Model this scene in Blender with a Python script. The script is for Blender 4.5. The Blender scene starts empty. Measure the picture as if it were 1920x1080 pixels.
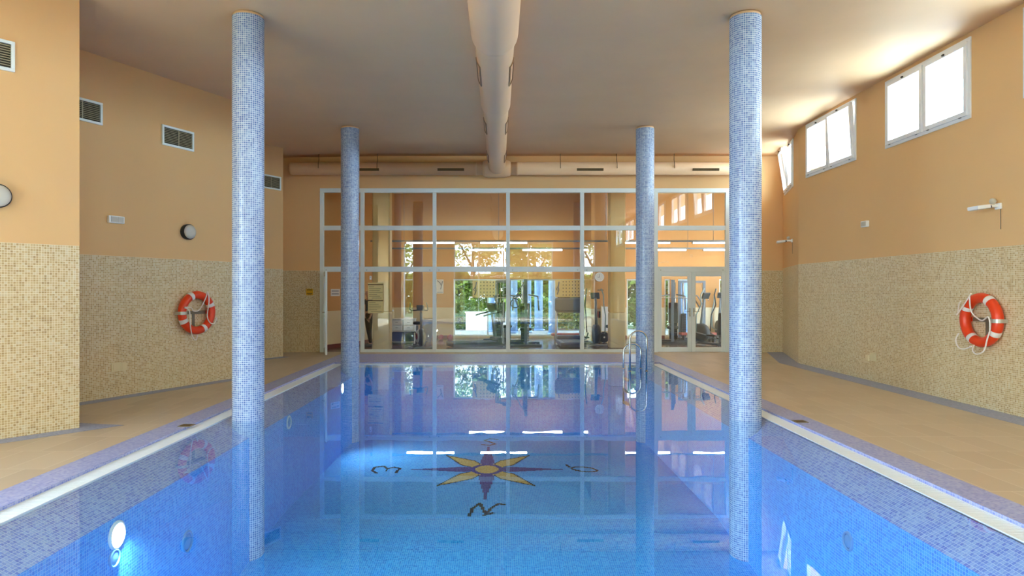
import bpy, bmesh, math, random
from mathutils import Vector, Matrix
random.seed(7)
PI = math.pi
sc = bpy.context.scene
COL = sc.collection

# ------------------------------------------------------------------ survey of the room (metres)
F = 1230.0                      # focal length in pixels of the 1920 px wide frame
CAMZ = 1.65
DECK = 0.035
YB = 17.2                       # glazed end wall
XR = 6.66                       # wall with the high windows
def W(px, py, Y):               # survey point at depth Y
    return Vector(((px - 935) / F * Y, Y, CAMZ - (py - 545) / F * Y))
SEG = [((-7.3, 4.75), (-4.926, 7.708)), ((-6.66, 8.06), (-4.73, 12.40)), ((-6.5, 13.9), (-5.28, 16.07))]

# ------------------------------------------------------------------ materials
def srgb(r, g, b):
    f = lambda c: (c / 255 / 12.92) if c / 255 <= 0.04045 else ((c / 255 + 0.055) / 1.055) ** 2.4
    return (f(r), f(g), f(b), 1.0)
def newmat(name):
    m = bpy.data.materials.new(name); m.use_nodes = True
    nt = m.node_tree; nt.nodes.clear()
    out = nt.nodes.new('ShaderNodeOutputMaterial')
    return m, nt, out
def nmath(nt, op, a, b=None, c=None):
    n = nt.nodes.new('ShaderNodeMath'); n.operation = op
    for i, v in enumerate((a, b, c)):
        if v is None: continue
        if isinstance(v, (int, float)): n.inputs[i].default_value = v
        else: nt.links.new(v, n.inputs[i])
    return n.outputs[0]
def plain(name, col, rough=0.5, metal=0.0, noise=0.05, scale=6.0, emit=0.0, spec=0.5, bump=0.0):
    m, nt, out = newmat(name)
    b = nt.nodes.new('ShaderNodeBsdfPrincipled')
    nt.links.new(b.outputs[0], out.inputs[0])
    b.inputs['Roughness'].default_value = rough
    b.inputs['Metallic'].default_value = metal
    b.inputs['Specular IOR Level'].default_value = spec
    if noise > 0:
        tc = nt.nodes.new('ShaderNodeTexCoord')
        nz = nt.nodes.new('ShaderNodeTexNoise'); nz.inputs['Scale'].default_value = scale; nz.inputs['Detail'].default_value = 4
        nt.links.new(tc.outputs['Object'], nz.inputs['Vector'])
        mx = nt.nodes.new('ShaderNodeMix'); mx.data_type = 'RGBA'
        mx.inputs['A'].default_value = tuple(c * (1 - noise) for c in col[:3]) + (1,)
        mx.inputs['B'].default_value = tuple(min(1, c * (1 + noise)) for c in col[:3]) + (1,)
        nt.links.new(nz.outputs['Fac'], mx.inputs['Factor'])
        nt.links.new(mx.outputs['Result'], b.inputs['Base Color'])
        if bump > 0:
            bp = nt.nodes.new('ShaderNodeBump'); bp.inputs['Strength'].default_value = bump; bp.inputs['Distance'].default_value = 0.02
            nt.links.new(nz.outputs['Fac'], bp.inputs['Height']); nt.links.new(bp.outputs[0], b.inputs['Normal'])
    else:
        b.inputs['Base Color'].default_value = col
    if emit > 0:
        b.inputs['Emission Color'].default_value = col
        b.inputs['Emission Strength'].default_value = emit
    return m
def mosaic(name, cols, grout, pitch=0.0265, gap=0.07, rough=0.3, spec=0.5, tile_scale=(1, 1), blotch=0.0, offset=0.0):
    """small square glass tiles laid out on the UV map (UV in metres)"""
    m, nt, out = newmat(name)
    b = nt.nodes.new('ShaderNodeBsdfPrincipled'); nt.links.new(b.outputs[0], out.inputs[0])
    b.inputs['Specular IOR Level'].default_value = spec
    uv = nt.nodes.new('ShaderNodeUVMap')
    sp = nt.nodes.new('ShaderNodeSeparateXYZ'); nt.links.new(uv.outputs[0], sp.inputs[0])
    u = nmath(nt, 'DIVIDE', sp.outputs[0], pitch * tile_scale[0]); v = nmath(nt, 'DIVIDE', sp.outputs[1], pitch * tile_scale[1])
    if offset:
        row = nmath(nt, 'FLOOR', v); u = nmath(nt, 'ADD', u, nmath(nt, 'MULTIPLY', row, offset))
    pu = nmath(nt, 'PINGPONG', u, 0.5); pv = nmath(nt, 'PINGPONG', v, 0.5)
    if tile_scale[0] != tile_scale[1]:
        pu = nmath(nt, 'MULTIPLY', pu, tile_scale[0]); pv = nmath(nt, 'MULTIPLY', pv, tile_scale[1])
    d = nmath(nt, 'MINIMUM', pu, pv)
    mr = nt.nodes.new('ShaderNodeMapRange'); mr.inputs['From Min'].default_value = gap * 0.6; mr.inputs['From Max'].default_value = gap * 1.4
    nt.links.new(d, mr.inputs['Value'])
    cb = nt.nodes.new('ShaderNodeCombineXYZ')
    nt.links.new(nmath(nt, 'FLOOR', u), cb.inputs[0]); nt.links.new(nmath(nt, 'FLOOR', v), cb.inputs[1])
    wn = nt.nodes.new('ShaderNodeTexWhiteNoise'); wn.noise_dimensions = '3D'; nt.links.new(cb.outputs[0], wn.inputs['Vector'])
    val = wn.outputs['Value']
    if blotch > 0:
        nz = nt.nodes.new('ShaderNodeTexNoise'); nz.inputs['Scale'].default_value = 0.09; nz.inputs['Detail'].default_value = 3
        nt.links.new(cb.outputs[0], nz.inputs['Vector'])
        val = nmath(nt, 'ADD', nmath(nt, 'MULTIPLY', val, 1 - blotch), nmath(nt, 'MULTIPLY', nz.outputs['Fac'], blotch))
    cr = nt.nodes.new('ShaderNodeValToRGB')
    el = cr.color_ramp.elements
    while len(el) < len(cols): el.new(0.5)
    for i, c in enumerate(cols):
        el[i].position = i / max(1, len(cols) - 1); el[i].color = c
    nt.links.new(val, cr.inputs[0])
    mx = nt.nodes.new('ShaderNodeMix'); mx.data_type = 'RGBA'
    mx.inputs['A'].default_value = grout
    nt.links.new(cr.outputs[0], mx.inputs['B']); nt.links.new(mr.outputs[0], mx.inputs['Factor'])
    nt.links.new(mx.outputs['Result'], b.inputs['Base Color'])
    rr = nt.nodes.new('ShaderNodeMapRange'); rr.inputs['To Min'].default_value = 0.8; rr.inputs['To Max'].default_value = rough
    nt.links.new(mr.outputs[0], rr.inputs['Value']); nt.links.new(rr.outputs[0], b.inputs['Roughness'])
    return m
def sheet(name, tint, f0, ripple=0.0, scale=3.0, gloss=(1, 1, 1, 1)):
    """clear pane or water surface: what is not mirrored goes straight through"""
    m, nt, out = newmat(name)
    tr = nt.nodes.new('ShaderNodeBsdfTransparent'); tr.inputs[0].default_value = tint
    gl = nt.nodes.new('ShaderNodeBsdfGlossy'); gl.inputs['Roughness'].default_value = 0.0; gl.inputs['Color'].default_value = gloss
    lw = nt.nodes.new('ShaderNodeLayerWeight'); lw.inputs['Blend'].default_value = 0.5
    p = nmath(nt, 'POWER', lw.outputs['Facing'], 5.0)
    fr = nmath(nt, 'ADD', nmath(nt, 'MULTIPLY', p, 1 - f0), f0)
    mx = nt.nodes.new('ShaderNodeMixShader')
    nt.links.new(fr, mx.inputs[0]); nt.links.new(tr.outputs[0], mx.inputs[1]); nt.links.new(gl.outputs[0], mx.inputs[2])
    nt.links.new(mx.outputs[0], out.inputs[0])
    if ripple > 0:
        tc = nt.nodes.new('ShaderNodeTexCoord')
        nz = nt.nodes.new('ShaderNodeTexNoise'); nz.inputs['Scale'].default_value = scale; nz.inputs['Detail'].default_value = 2
        nt.links.new(tc.outputs['Object'], nz.inputs['Vector'])
        bp = nt.nodes.new('ShaderNodeBump'); bp.inputs['Strength'].default_value = ripple; bp.inputs['Distance'].default_value = 0.01
        nt.links.new(nz.outputs['Fac'], bp.inputs['Height']); nt.links.new(bp.outputs[0], gl.inputs['Normal'])
    return m
def glow(name, col, strength):
    m, nt, out = newmat(name)
    e = nt.nodes.new('ShaderNodeEmission'); e.inputs[0].default_value = col; e.inputs[1].default_value = strength
    nt.links.new(e.outputs[0], out.inputs[0]); return m
def leafmat(name, c1, c2):
    m, nt, out = newmat(name)
    gi = nt.nodes.new('ShaderNodeNewGeometry')
    cr = nt.nodes.new('ShaderNodeValToRGB'); cr.color_ramp.elements[0].color = c1; cr.color_ramp.elements[1].color = c2
    nt.links.new(gi.outputs['Random Per Island'], cr.inputs[0])
    d = nt.nodes.new('ShaderNodeBsdfDiffuse'); t = nt.nodes.new('ShaderNodeBsdfTranslucent')
    nt.links.new(cr.outputs[0], d.inputs[0]); nt.links.new(cr.outputs[0], t.inputs[0])
    mx = nt.nodes.new('ShaderNodeMixShader'); mx.inputs[0].default_value = 0.45
    nt.links.new(d.outputs[0], mx.inputs[1]); nt.links.new(t.outputs[0], mx.inputs[2]); nt.links.new(mx.outputs[0], out.inputs[0])
    return m

M = {}
M['orange'] = plain('orange_paint', srgb(229, 186, 131), 0.75, noise=0.025, scale=1.2, spec=0.3)
M['ceil'] = plain('ceiling_paint', srgb(224, 186, 142), 0.6, noise=0.06, scale=1.5, spec=0.3, bump=0.25)
M['duct'] = plain('duct_paint', srgb(228, 188, 146), 0.6, noise=0.03, scale=3)
M['cream'] = plain('cream_paint', srgb(226, 208, 168), 0.6, noise=0.03, scale=2)
M['gymorange'] = plain('gym_orange_paint', srgb(206, 152, 88), 0.7, noise=0.03, scale=1.5)
M['pillar'] = plain('pillar_paint', srgb(222, 190, 128), 0.6, noise=0.03, scale=2)
M['maroon'] = plain('maroon_skirting', srgb(120, 55, 42), 0.5)
M['beige_mosaic'] = mosaic('beige_mosaic', [srgb(160, 126, 80), srgb(192, 160, 108), srgb(204, 176, 126), srgb(212, 190, 148), srgb(212, 202, 172)], srgb(240, 228, 194), blotch=0.25, rough=0.35)
M['blue_mosaic'] = mosaic('blue_mosaic', [srgb(72, 96, 156), srgb(100, 128, 180), srgb(122, 150, 192), srgb(144, 170, 202), srgb(172, 192, 212)], srgb(232, 238, 244), blotch=0.3, rough=0.22, gap=0.075)
M['lavender_mosaic'] = mosaic('lavender_mosaic', [srgb(110, 130, 214), srgb(136, 152, 224), srgb(156, 170, 230), srgb(180, 190, 234)], srgb(190, 198, 230), blotch=0.2, rough=0.3)
M['greyblue_mosaic'] = mosaic('greyblue_mosaic', [srgb(116, 134, 182), srgb(140, 154, 194), srgb(162, 172, 202)], srgb(174, 182, 204), blotch=0.2, rough=0.35)
M['pool_mosaic'] = mosaic('pool_mosaic', [srgb(16, 124, 226), srgb(36, 152, 240), srgb(58, 170, 246), srgb(92, 192, 250)], srgb(140, 208, 250), blotch=0.3, rough=0.85, spec=0.0)
M['bench_mosaic'] = mosaic('bench_mosaic', [srgb(82, 108, 224), srgb(116, 146, 236), srgb(148, 176, 242), srgb(178, 202, 248)], srgb(196, 214, 250), blotch=0.35, rough=0.85, spec=0.0)
M['deck_tile'] = mosaic('deck_tile', [srgb(196, 180, 156), srgb(202, 186, 162), srgb(206, 190, 166)], srgb(226, 216, 200), pitch=0.33, gap=0.011, rough=0.42, tile_scale=(1, 2), offset=0.5)
M['gym_floor'] = plain('gym_floor', srgb(112, 92, 78), 0.18, noise=0.05, scale=3)
M['white_metal'] = plain('white_metal', srgb(232, 242, 240), 0.4, noise=0.01)
M['white_frame'] = plain('white_window_frame', srgb(234, 236, 238), 0.4, noise=0.01)
M['white_plastic'] = plain('white_plastic', srgb(238, 240, 240), 0.45, noise=0.01)
M['grate'] = plain('grate_plastic', srgb(232, 242, 250), 0.5, noise=0.01)
M['cover'] = plain('cream_cover', srgb(226, 210, 168), 0.5, noise=0.01)
M['steel'] = plain('steel', srgb(200, 200, 196), 0.22, metal=1.0, noise=0.02)
M['bracket'] = plain('bracket_steel', srgb(128, 116, 94), 0.5, metal=0.3, noise=0.02)
M['hooksteel'] = plain('hook_steel', srgb(196, 190, 172), 0.45, metal=0.7, noise=0.02)
M['black'] = plain('black_plastic', srgb(28, 28, 30), 0.5, noise=0.02)
M['dark'] = plain('dark_grey', srgb(62, 66, 68), 0.5, noise=0.03)
M['grey'] = plain('grey_metal', srgb(128, 134, 134), 0.4, noise=0.03)
M['slategrey'] = plain('slate_grey', srgb(110, 120, 130), 0.5, noise=0.03)
M['paleteal'] = plain('pale_teal_frame', srgb(150, 172, 168), 0.4, noise=0.02)
M['ventdark'] = plain('vent_dark', srgb(60, 54, 40), 0.7, noise=0.02)
M['ventslat'] = plain('vent_slat', srgb(176, 168, 140), 0.5, noise=0.02)
M['brown'] = plain('grille_brown', srgb(96, 72, 34), 0.6, noise=0.02)
M['red_ring'] = plain('ring_orange_red', srgb(232, 66, 22), 0.38, noise=0.03)
M['band'] = plain('ring_band', srgb(228, 222, 216), 0.5, noise=0.02)
M['rope'] = plain('rope_white', srgb(236, 226, 214), 0.7, noise=0.02)
M['diffuser'] = plain('lamp_diffuser', srgb(196, 192, 180), 0.35, noise=0.02)
M['paper'] = plain('paper_white', srgb(226, 222, 214), 0.6, noise=0.01)
M['yellowpaper'] = plain('paper_yellow', srgb(232, 214, 150), 0.6, noise=0.01)
M['ink'] = plain('ink', srgb(140, 128, 92), 0.7, noise=0)
M['inkgrey'] = plain('ink_grey', srgb(120, 124, 132), 0.7, noise=0)
M['sign'] = plain('sign_yellow', srgb(222, 170, 20), 0.5, noise=0.01)
M['signink'] = plain('sign_ink', srgb(70, 52, 12), 0.6, noise=0)
M['navy'] = plain('navy', srgb(52, 56, 110), 0.5, noise=0.03)
M['matblue'] = plain('mat_blue', srgb(88, 102, 134), 0.6, noise=0.04)
M['red'] = plain('dumbbell_red', srgb(168, 34, 52), 0.45, noise=0.03)
M['benchred'] = plain('bench_red', srgb(158, 70, 52), 0.5, noise=0.03)
M['skin'] = plain('skin', srgb(214, 164, 134), 0.5, noise=0.02)
M['hair'] = plain('hair', srgb(48, 34, 26), 0.6, noise=0.05)
M['teal_shirt'] = plain('shirt', srgb(20, 52, 84), 0.8, noise=0.04)
M['legging'] = plain('legging', srgb(18, 18, 22), 0.8, noise=0.04)
M['bluecol'] = plain('terrace_blue', srgb(120, 158, 214), 0.5, noise=0.03)
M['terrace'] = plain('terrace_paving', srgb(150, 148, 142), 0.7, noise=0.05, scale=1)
M['whitewall'] = plain('white_render', srgb(236, 234, 228), 0.7, noise=0.02)
M['bark'] = plain('bark', srgb(92, 74, 56), 0.9, noise=0.2, scale=8, bump=0.3)
M['leaf'] = leafmat('leaves', srgb(34, 52, 18), srgb(92, 112, 44))
M['leaf2'] = leafmat('leaves_bright', srgb(60, 80, 24), srgb(132, 144, 62))
M['inlet'] = plain('inlet_plastic', srgb(96, 160, 214), 0.5, noise=0.02)
M['grilletan'] = plain('grille_tan', srgb(150, 112, 78), 0.6, noise=0.02)
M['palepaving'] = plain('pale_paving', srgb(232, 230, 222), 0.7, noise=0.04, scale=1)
M['leaf3'] = leafmat('leaves_pale', srgb(104, 124, 52), srgb(190, 198, 116))
M['grass'] = plain('grass', srgb(70, 92, 40), 0.9, noise=0.3, scale=5)
M['tile_navy'] = mosaic('tile_navy', [srgb(34, 44, 120), srgb(54, 60, 140), srgb(84, 88, 166)], srgb(90, 120, 190), spec=0.0, rough=0.85)
M['tile_gold'] = mosaic('tile_gold', [srgb(190, 150, 80), srgb(208, 172, 100), srgb(222, 190, 120)], srgb(200, 190, 150), spec=0.0, rough=0.85)
M['tile_black'] = mosaic('tile_black', [srgb(22, 30, 44), srgb(40, 50, 62)], srgb(60, 90, 120), spec=0.0, rough=0.85)
M['glass'] = sheet('clear_glass', (0.97, 0.985, 0.97, 1), 0.065)
M['water'] = sheet('pool_water', (0.80, 0.95, 1.0, 1), 0.02, ripple=0.05, scale=2.2)
M['lamp_on'] = glow('pool_lamp_glow', (0.86, 0.96, 1.0, 1), 40.0)
M['tube_on'] = glow('tube_glow', (.95, 0.96, 1, 1), 9.0)

# ------------------------------------------------------------------ mesh helpers
def box(bm, x0, x1, y0, y1, z0, z1, mi=0, rot=None, org=(0, 0, 0)):
    vs = [bm.verts.new(p) for p in ((x0, y0, z0), (x1, y0, z0), (x1, y1, z0), (x0, y1, z0), (x0, y0, z1), (x1, y0, z1), (x1, y1, z1), (x0, y1, z1))]
    if rot is not None:
        for v in vs: v.co = rot @ (v.co - Vector(org)) + Vector(org)
    for f in ((0, 3, 2, 1), (4, 5, 6, 7), (0, 1, 5, 4), (1, 2, 6, 5), (2, 3, 7, 6), (3, 0, 4, 7)):
        fc = bm.faces.new([vs[i] for i in f]); fc.material_index = mi
    return vs
def frame_of(d):
    d = d.normalized(); a = Vector((0, 0, 1)) if abs(d.z) < 0.9 else Vector((1, 0, 0))
    u = d.cross(a).normalized(); return u, d.cross(u).normalized()
def tube(bm, pts, r, n=10, closed=False, mi=0, caps=True):
    pts = [Vector(p) for p in pts]; N = len(pts)
    rs = r if isinstance(r, (list, tuple)) else [r] * N
    rings = []; u = None
    for i, p in enumerate(pts):
        if closed: d = pts[(i + 1) % N] - pts[i - 1]
        else: d = pts[min(i + 1, N - 1)] - pts[max(i - 1, 0)]
        d.normalize()
        if u is None: u, w = frame_of(d)
        else:
            u = (u - d * u.dot(d))
            u = u.normalized() if u.length > 1e-6 else frame_of(d)[0]
            w = d.cross(u)
        rings.append([bm.verts.new(p + (u * math.cos(2 * PI * k / n) + w * math.sin(2 * PI * k / n)) * rs[i]) for k in range(n)])
    R = N if closed else N - 1
    for i in range(R):
        a, b = rings[i], rings[(i + 1) % N]
        for k in range(n):
            f = bm.faces.new((a[k], a[(k + 1) % n], b[(k + 1) % n], b[k])); f.material_index = mi; f.smooth = True
    if not closed and caps:
        for rg, rev in ((rings[0], True), (rings[-1], False)):
            f = bm.faces.new(rg[::-1] if rev else rg); f.material_index = mi
def lathe(bm, prof, n=32, axis='Z', org=(0, 0, 0), mi=0, smooth=True, cap=True):
    O = Vector(org); rings = []
    for r, h in prof:
        rg = []
        for k in range(n):
            a = 2 * PI * k / n; c, s = r * math.cos(a), r * math.sin(a)
            v = {'Z': (c, s, h), 'Y': (c, h, s), 'X': (h, c, s)}[axis]
            rg.append(bm.verts.new(O + Vector(v)))
        rings.append(rg)
    for i in range(len(rings) - 1):
        for k in range(n):
            f = bm.faces.new((rings[i][k], rings[i][(k + 1) % n], rings[i + 1][(k + 1) % n], rings[i + 1][k])); f.material_index = mi; f.smooth = smooth
    if cap:
        for rg in (rings[0][::-1], rings[-1]):
            f = bm.faces.new(rg); f.material_index = mi
def torus(bm, R, r, nR=48, nr=16, axis='Y', org=(0, 0, 0), a0=0.0, a1=2 * PI):
    full = abs(a1 - a0 - 2 * PI) < 1e-6
    pts = []
    cnt = nR if full else nR + 1
    for k in range(cnt):
        a = a0 + (a1 - a0) * k / nR
        c, s = R * math.cos(a), R * math.sin(a)
        pts.append(Vector(org) + Vector({'Y': (c, 0, s), 'Z': (c, s, 0), 'X': (0, c, s)}[axis]))
    tube(bm, pts, r, nr, closed=full)
def quad(bm, pts, uvs=None, mi=0):
    f = bm.faces.new([bm.verts.new(p) for p in pts]); f.material_index = mi
    if uvs is not None:
        L = bm.loops.layers.uv.verify()
        for l, t in zip(f.loops, uvs): l[L].uv = t
    return f
def auto_uv(bm):
    """UV in metres: dominant-axis projection"""
    L = bm.loops.layers.uv.verify(); bm.normal_update()
    for f in bm.faces:
        n = f.normal
        ax = max(range(3), key=lambda i: abs(n[i]))
        for l in f.loops:
            c = l.vert.co
            l[L].uv = (c.x, c.y) if ax == 2 else ((c.y, c.z) if ax == 0 else (c.x, c.z))
def obj(name, bm, mats, parent=None, loc=(0, 0, 0), rotz=0.0, fix=True, bevel=0.0):
    if fix: bmesh.ops.recalc_face_normals(bm, faces=bm.faces)
    me = bpy.data.meshes.new(name); bm.to_mesh(me); bm.free()
    for m in (mats if isinstance(mats, (list, tuple)) else [mats]): me.materials.append(M[m] if isinstance(m, str) else m)
    o = bpy.data.objects.new(name, me); COL.objects.link(o)
    o.location = loc; o.rotation_euler = (0, 0, rotz)
    if parent is not None: o.parent = parent
    if bevel > 0:
        b = o.modifiers.new('bevel', 'BEVEL'); b.width = bevel; b.segments = 2; b.limit_method = 'ANGLE'
    return o
def BM(): return bmesh.new()
def tag(o, label, cat, group=None, kind=None):
    o['label'] = label; o['category'] = cat
    if group: o['group'] = group
    if kind: o['kind'] = kind
    return o
def thing(name, label, cat, loc=(0, 0, 0), rotz=0.0, group=None):
    o = bpy.data.objects.new(name, None); COL.objects.link(o)
    o.location = loc; o.rotation_euler = (0, 0, rotz); o.empty_display_size = 0.1
    return tag(o, label, cat, group)
def struct(o, label=None):
    o['kind'] = 'structure'
    if label: o['label'] = label
    return o
def sempty(name, label=None, loc=(0, 0, 0), rotz=0.0):
    o = bpy.data.objects.new(name, None); COL.objects.link(o); o.location = loc; o.rotation_euler = (0, 0, rotz)
    return struct(o, label)
def part(name, parent, mats, fn, bevel=0.0, loc=(0, 0, 0), rotz=0.0, label=None):
    bm = BM(); fn(bm); o = obj(name, bm, mats, parent, loc, rotz, bevel=bevel)
    if label: o['label'] = label
    return o
def copy_tree(o, parent=None):
    c = o.copy(); COL.objects.link(c)
    if parent is not None: c.parent = parent
    for ch in [x for x in COL.objects if x.parent == o]: copy_tree(ch, c)
    return c

# ------------------------------------------------------------------ walls with openings
def wall_cells(bm, p0, p1, z0, z1, zsplit, holes, u0=0.0):
    """vertical wall face from p0 to p1; faces under zsplit get material 0, above material 1; holes = (s0, s1, z0, z1)"""
    p0, p1 = Vector(p0), Vector(p1); L = (p1 - p0).length; t = (p1 - p0) / L
    ss = sorted({0.0, L} | {h[0] for h in holes} | {h[1] for h in holes})
    zs = sorted({z0, z1} | ({zsplit} if z0 < zsplit < z1 else set()) | {h[2] for h in holes} | {h[3] for h in holes})
    ss = [s for s in ss if 0 <= s <= L]; zs = [z for z in zs if z0 <= z <= z1]
    for i in range(len(ss) - 1):
        for j in range(len(zs) - 1):
            sm, zm = (ss[i] + ss[i + 1]) / 2, (zs[j] + zs[j + 1]) / 2
            if any(h[0] < sm < h[1] and h[2] < zm < h[3] for h in holes): continue
            P = lambda s, z: (p0.x + t.x * s, p0.y + t.y * s, z)
            a, b, c, d = ss[i], ss[i + 1], zs[j], zs[j + 1]
            quad(bm, [P(a, c), P(b, c), P(b, d), P(a, d)], [(u0 + a, c), (u0 + b, c), (u0 + b, d), (u0 + a, d)], 0 if zm < zsplit else 1)
    return u0 + L
def wall_obj(name, bm, mats, thick=0.25, label=None):
    bmesh.ops.remove_doubles(bm, verts=bm.verts, dist=1e-4)
    o = obj(name, bm, mats, fix=False)
    s = o.modifiers.new('thick', 'SOLIDIFY'); s.thickness = thick; s.offset = -1
    return struct(o, label)
WT = 5.45
# side with the saw-tooth faces
bm = BM()
path = [(-7.3, -3.5), SEG[0][0], SEG[0][1], SEG[1][0], SEG[1][1], SEG[2][0], SEG[2][1], (-5.95, YB)]
LW_ADDED = [(-3.2, -.4), (0.0, 2.8)]  # unseen window openings added to let more daylight into the hall
u = 0
for i, (a, b) in enumerate(zip(path[:-1], path[1:])): u = wall_cells(bm, a, b, -0.05, WT, 2.175, [(y0 + 3.5, y1 + 3.5, .05, 4.6) for y0, y1 in LW_ADDED] if i == 0 else [], u)
# faces run away from the camera with the room on their right-hand side: flip so normals look into the room
wl = wall_obj('wall_left', bm, ['beige_mosaic', 'orange'], 0.12, 'saw-tooth side wall, orange above a beige mosaic dado')
# side with the high windows, running towards the camera
FAC0, FAC1 = Vector((7.45, YB)), Vector((XR, 14.58))
WIN = [(9.24, 11.28), (12.21, 14.20), (6.27, 8.31), (3.30, 5.34), (0.33, 2.37), (-2.64, -0.60)]
WZ0, WZ1 = 4.085, 5.235
bm = BM()
L = (FAC1 - FAC0).length
FW = (0.43, 1.98)
u = wall_cells(bm, FAC0, FAC1, -0.05, WT, 2.235, [(FW[0], FW[1], WZ0, WZ1)], 0)
wall_cells(bm, FAC1, (XR, -3.5), -0.05, WT, 2.235, [(14.58 - y1, 14.58 - y0, WZ0, WZ1) for y0, y1 in WIN], u)
wr = wall_obj('wall_right', bm, ['beige_mosaic', 'orange'], 0.09, 'long side wall, orange with a row of high windows above beige mosaic')
# glazed end wall
bm = BM()
SX0, SX1, SZ1 = -4.69, 6.05, 4.335
wall_cells(bm, (-7.2, YB), (7.9, YB), -0.05, WT, 2.175, [(SX0 + 7.2, SX1 + 7.2, -0.05, SZ1)], 0)
wall_obj('wall_back', bm, ['beige_mosaic', 'orange'], 0.2, 'end wall around the tall glazed screen')
# wall behind the camera with garden windows
bm = BM()
RW = [(-5.5, -4.6, 0.05, 4.4), (-2.6, 3.15, 0.05, 4.45), (4.9, 5.6, 0.05, 4.4)]
wall_cells(bm, (-7.3, -3.5), (6.66, -3.5), -0.05, WT, 2.175, [(a + 7.3, b + 7.3, c, d) for a, b, c, d in RW], 0)
for f in bm.faces: f.normal_flip()
wall_obj('wall_front', bm, ['beige_mosaic', 'orange'], 0.2, 'wall opposite the glazed screen with tall garden windows')

# ------------------------------------------------------------------ ceiling
def ceil_z(x, y):
    s = min(1, max(0, (x - 3.6) / 2.6)); s = s * s * (3 - 2 * s)
    t = min(1, max(0, (y - 12.5) / 4.0)); t = t * t * (3 - 2 * t)
    return 5.18 + 0.12 * s * (1 - t) - 0.05 * min(1, max(0, (-x - 3) / 3))
bm = BM()
NX, NY = 32, 42
g = [[bm.verts.new((-7.6 + 15.6 * i / NX, -3.6 + 20.9 * j / NY, ceil_z(-7.6 + 15.6 * i / NX, -3.6 + 20.9 * j / NY))) for i in range(NX + 1)] for j in range(NY + 1)]
for j in range(NY):
    for i in range(NX):
        f = bm.faces.new((g[j][i], g[j + 1][i], g[j + 1][i + 1], g[j][i + 1])); f.smooth = True
o = obj('ceiling', bm, 'ceil', fix=False)
s = o.modifiers.new('thick', 'SOLIDIFY'); s.thickness = 0.2; s.offset = -1
struct(o, 'matt tan ceiling of the pool hall')

# ------------------------------------------------------------------ pool, deck
PC = -0.04                                   # pool axis
XI, XG, XL = 3.475, 3.67, 3.98               # water edge, grate outer edge, lavender band outer edge
Y0, Y1 = 1.2, 14.6
D = -1.6                                     # pool floor
BX, BZ = 3.13, -0.2                          # bench edge, bench depth
def ring_slab(bm, xi, xo, yi0, yo0, yi1, yo1, z0, z1, cx=PC):
    box(bm, cx - xo, cx - xi, yo0, yo1, z0, z1); box(bm, cx + xi, cx + xo, yo0, yo1, z0, z1)
    box(bm, cx - xi, cx + xi, yi1, yo1, z0, z1); box(bm, cx - xi, cx + xi, yo0, yi0, z0, z1)
bm = BM()
box(bm, -7.4, PC - XL, -3.55, YB + 0.1, -0.2, DECK); box(bm, PC + XL, 7.6, -3.55, YB + 0.1, -0.2, DECK)
box(bm, PC - XL, PC + XL, 16.75, YB + 0.1, -0.2, DECK); box(bm, PC - XL, PC + XL, -3.55, 0.7, -0.2, DECK)
auto_uv(bm); struct(obj('floor', bm, 'deck_tile'), 'beige tiled pool deck')
bm = BM(); ring_slab(bm, XG, XL, 1.0, 0.7, 14.8, 16.75, -0.2, DECK)
auto_uv(bm); struct(obj('trim_1', bm, 'lavender_mosaic'), 'band of lavender mosaic around the pool')
# basin
bm = BM()
def wq(pts): quad(bm, pts)
xl, xr = PC - XI, PC + XI
bl, br = -BX, BX
zt = 0.0
ZS = -.012
wq([(xl, Y0, zt), (xl, Y1, zt), (xl, Y1, ZS), (xl, Y0, ZS)]); wq([(xr, Y0, zt), (xr, Y1, zt), (xr, Y1, ZS), (xr, Y0, ZS)])
wq([(xl, Y1, zt), (xr, Y1, zt), (xr, Y1, D), (xl, Y1, D)]); wq([(xl, Y0, zt), (xr, Y0, zt), (xr, Y0, -2.1), (xl, Y0, -2.1)])
for q in (bl, br): wq([(q, Y0, BZ), (q, 5.5, BZ), (q, 5.5, -2.1), (q, Y0, -2.1)]); wq([(q, 5.5, BZ), (q, 9.4, BZ), (q, 9.4, D), (q, 5.5, -2.1)]); wq([(q, 9.4, BZ), (q, Y1, BZ), (q, Y1, D), (q, 9.4, D)])
YA, YBk, DD = 9.4, 5.5, -2.1
wq([(bl, YA, D), (br, YA, D), (br, Y1, D), (bl, Y1, D)]); wq([(bl, YBk, DD), (br, YBk, DD), (br, YA, D), (bl, YA, D)]); wq([(bl, Y0, DD), (br, Y0, DD), (br, YBk, DD), (bl, YBk, DD)])
auto_uv(bm)
basin = struct(obj('pool_basin', bm, 'pool_mosaic'), 'blue mosaic pool basin under the water')
for sgn in (-1, 1):
    bm = BM()
    x0, x1 = (xl, bl) if sgn < 0 else (br, xr)
    za, zb = (ZS, BZ) if sgn < 0 else (BZ, ZS)
    quad(bm, [(x0, Y0, za), (x1, Y0, zb), (x1, Y1, zb), (x0, Y1, za)])
    auto_uv(bm); obj('bench_ledge', bm, 'bench_mosaic', basin)
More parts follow.
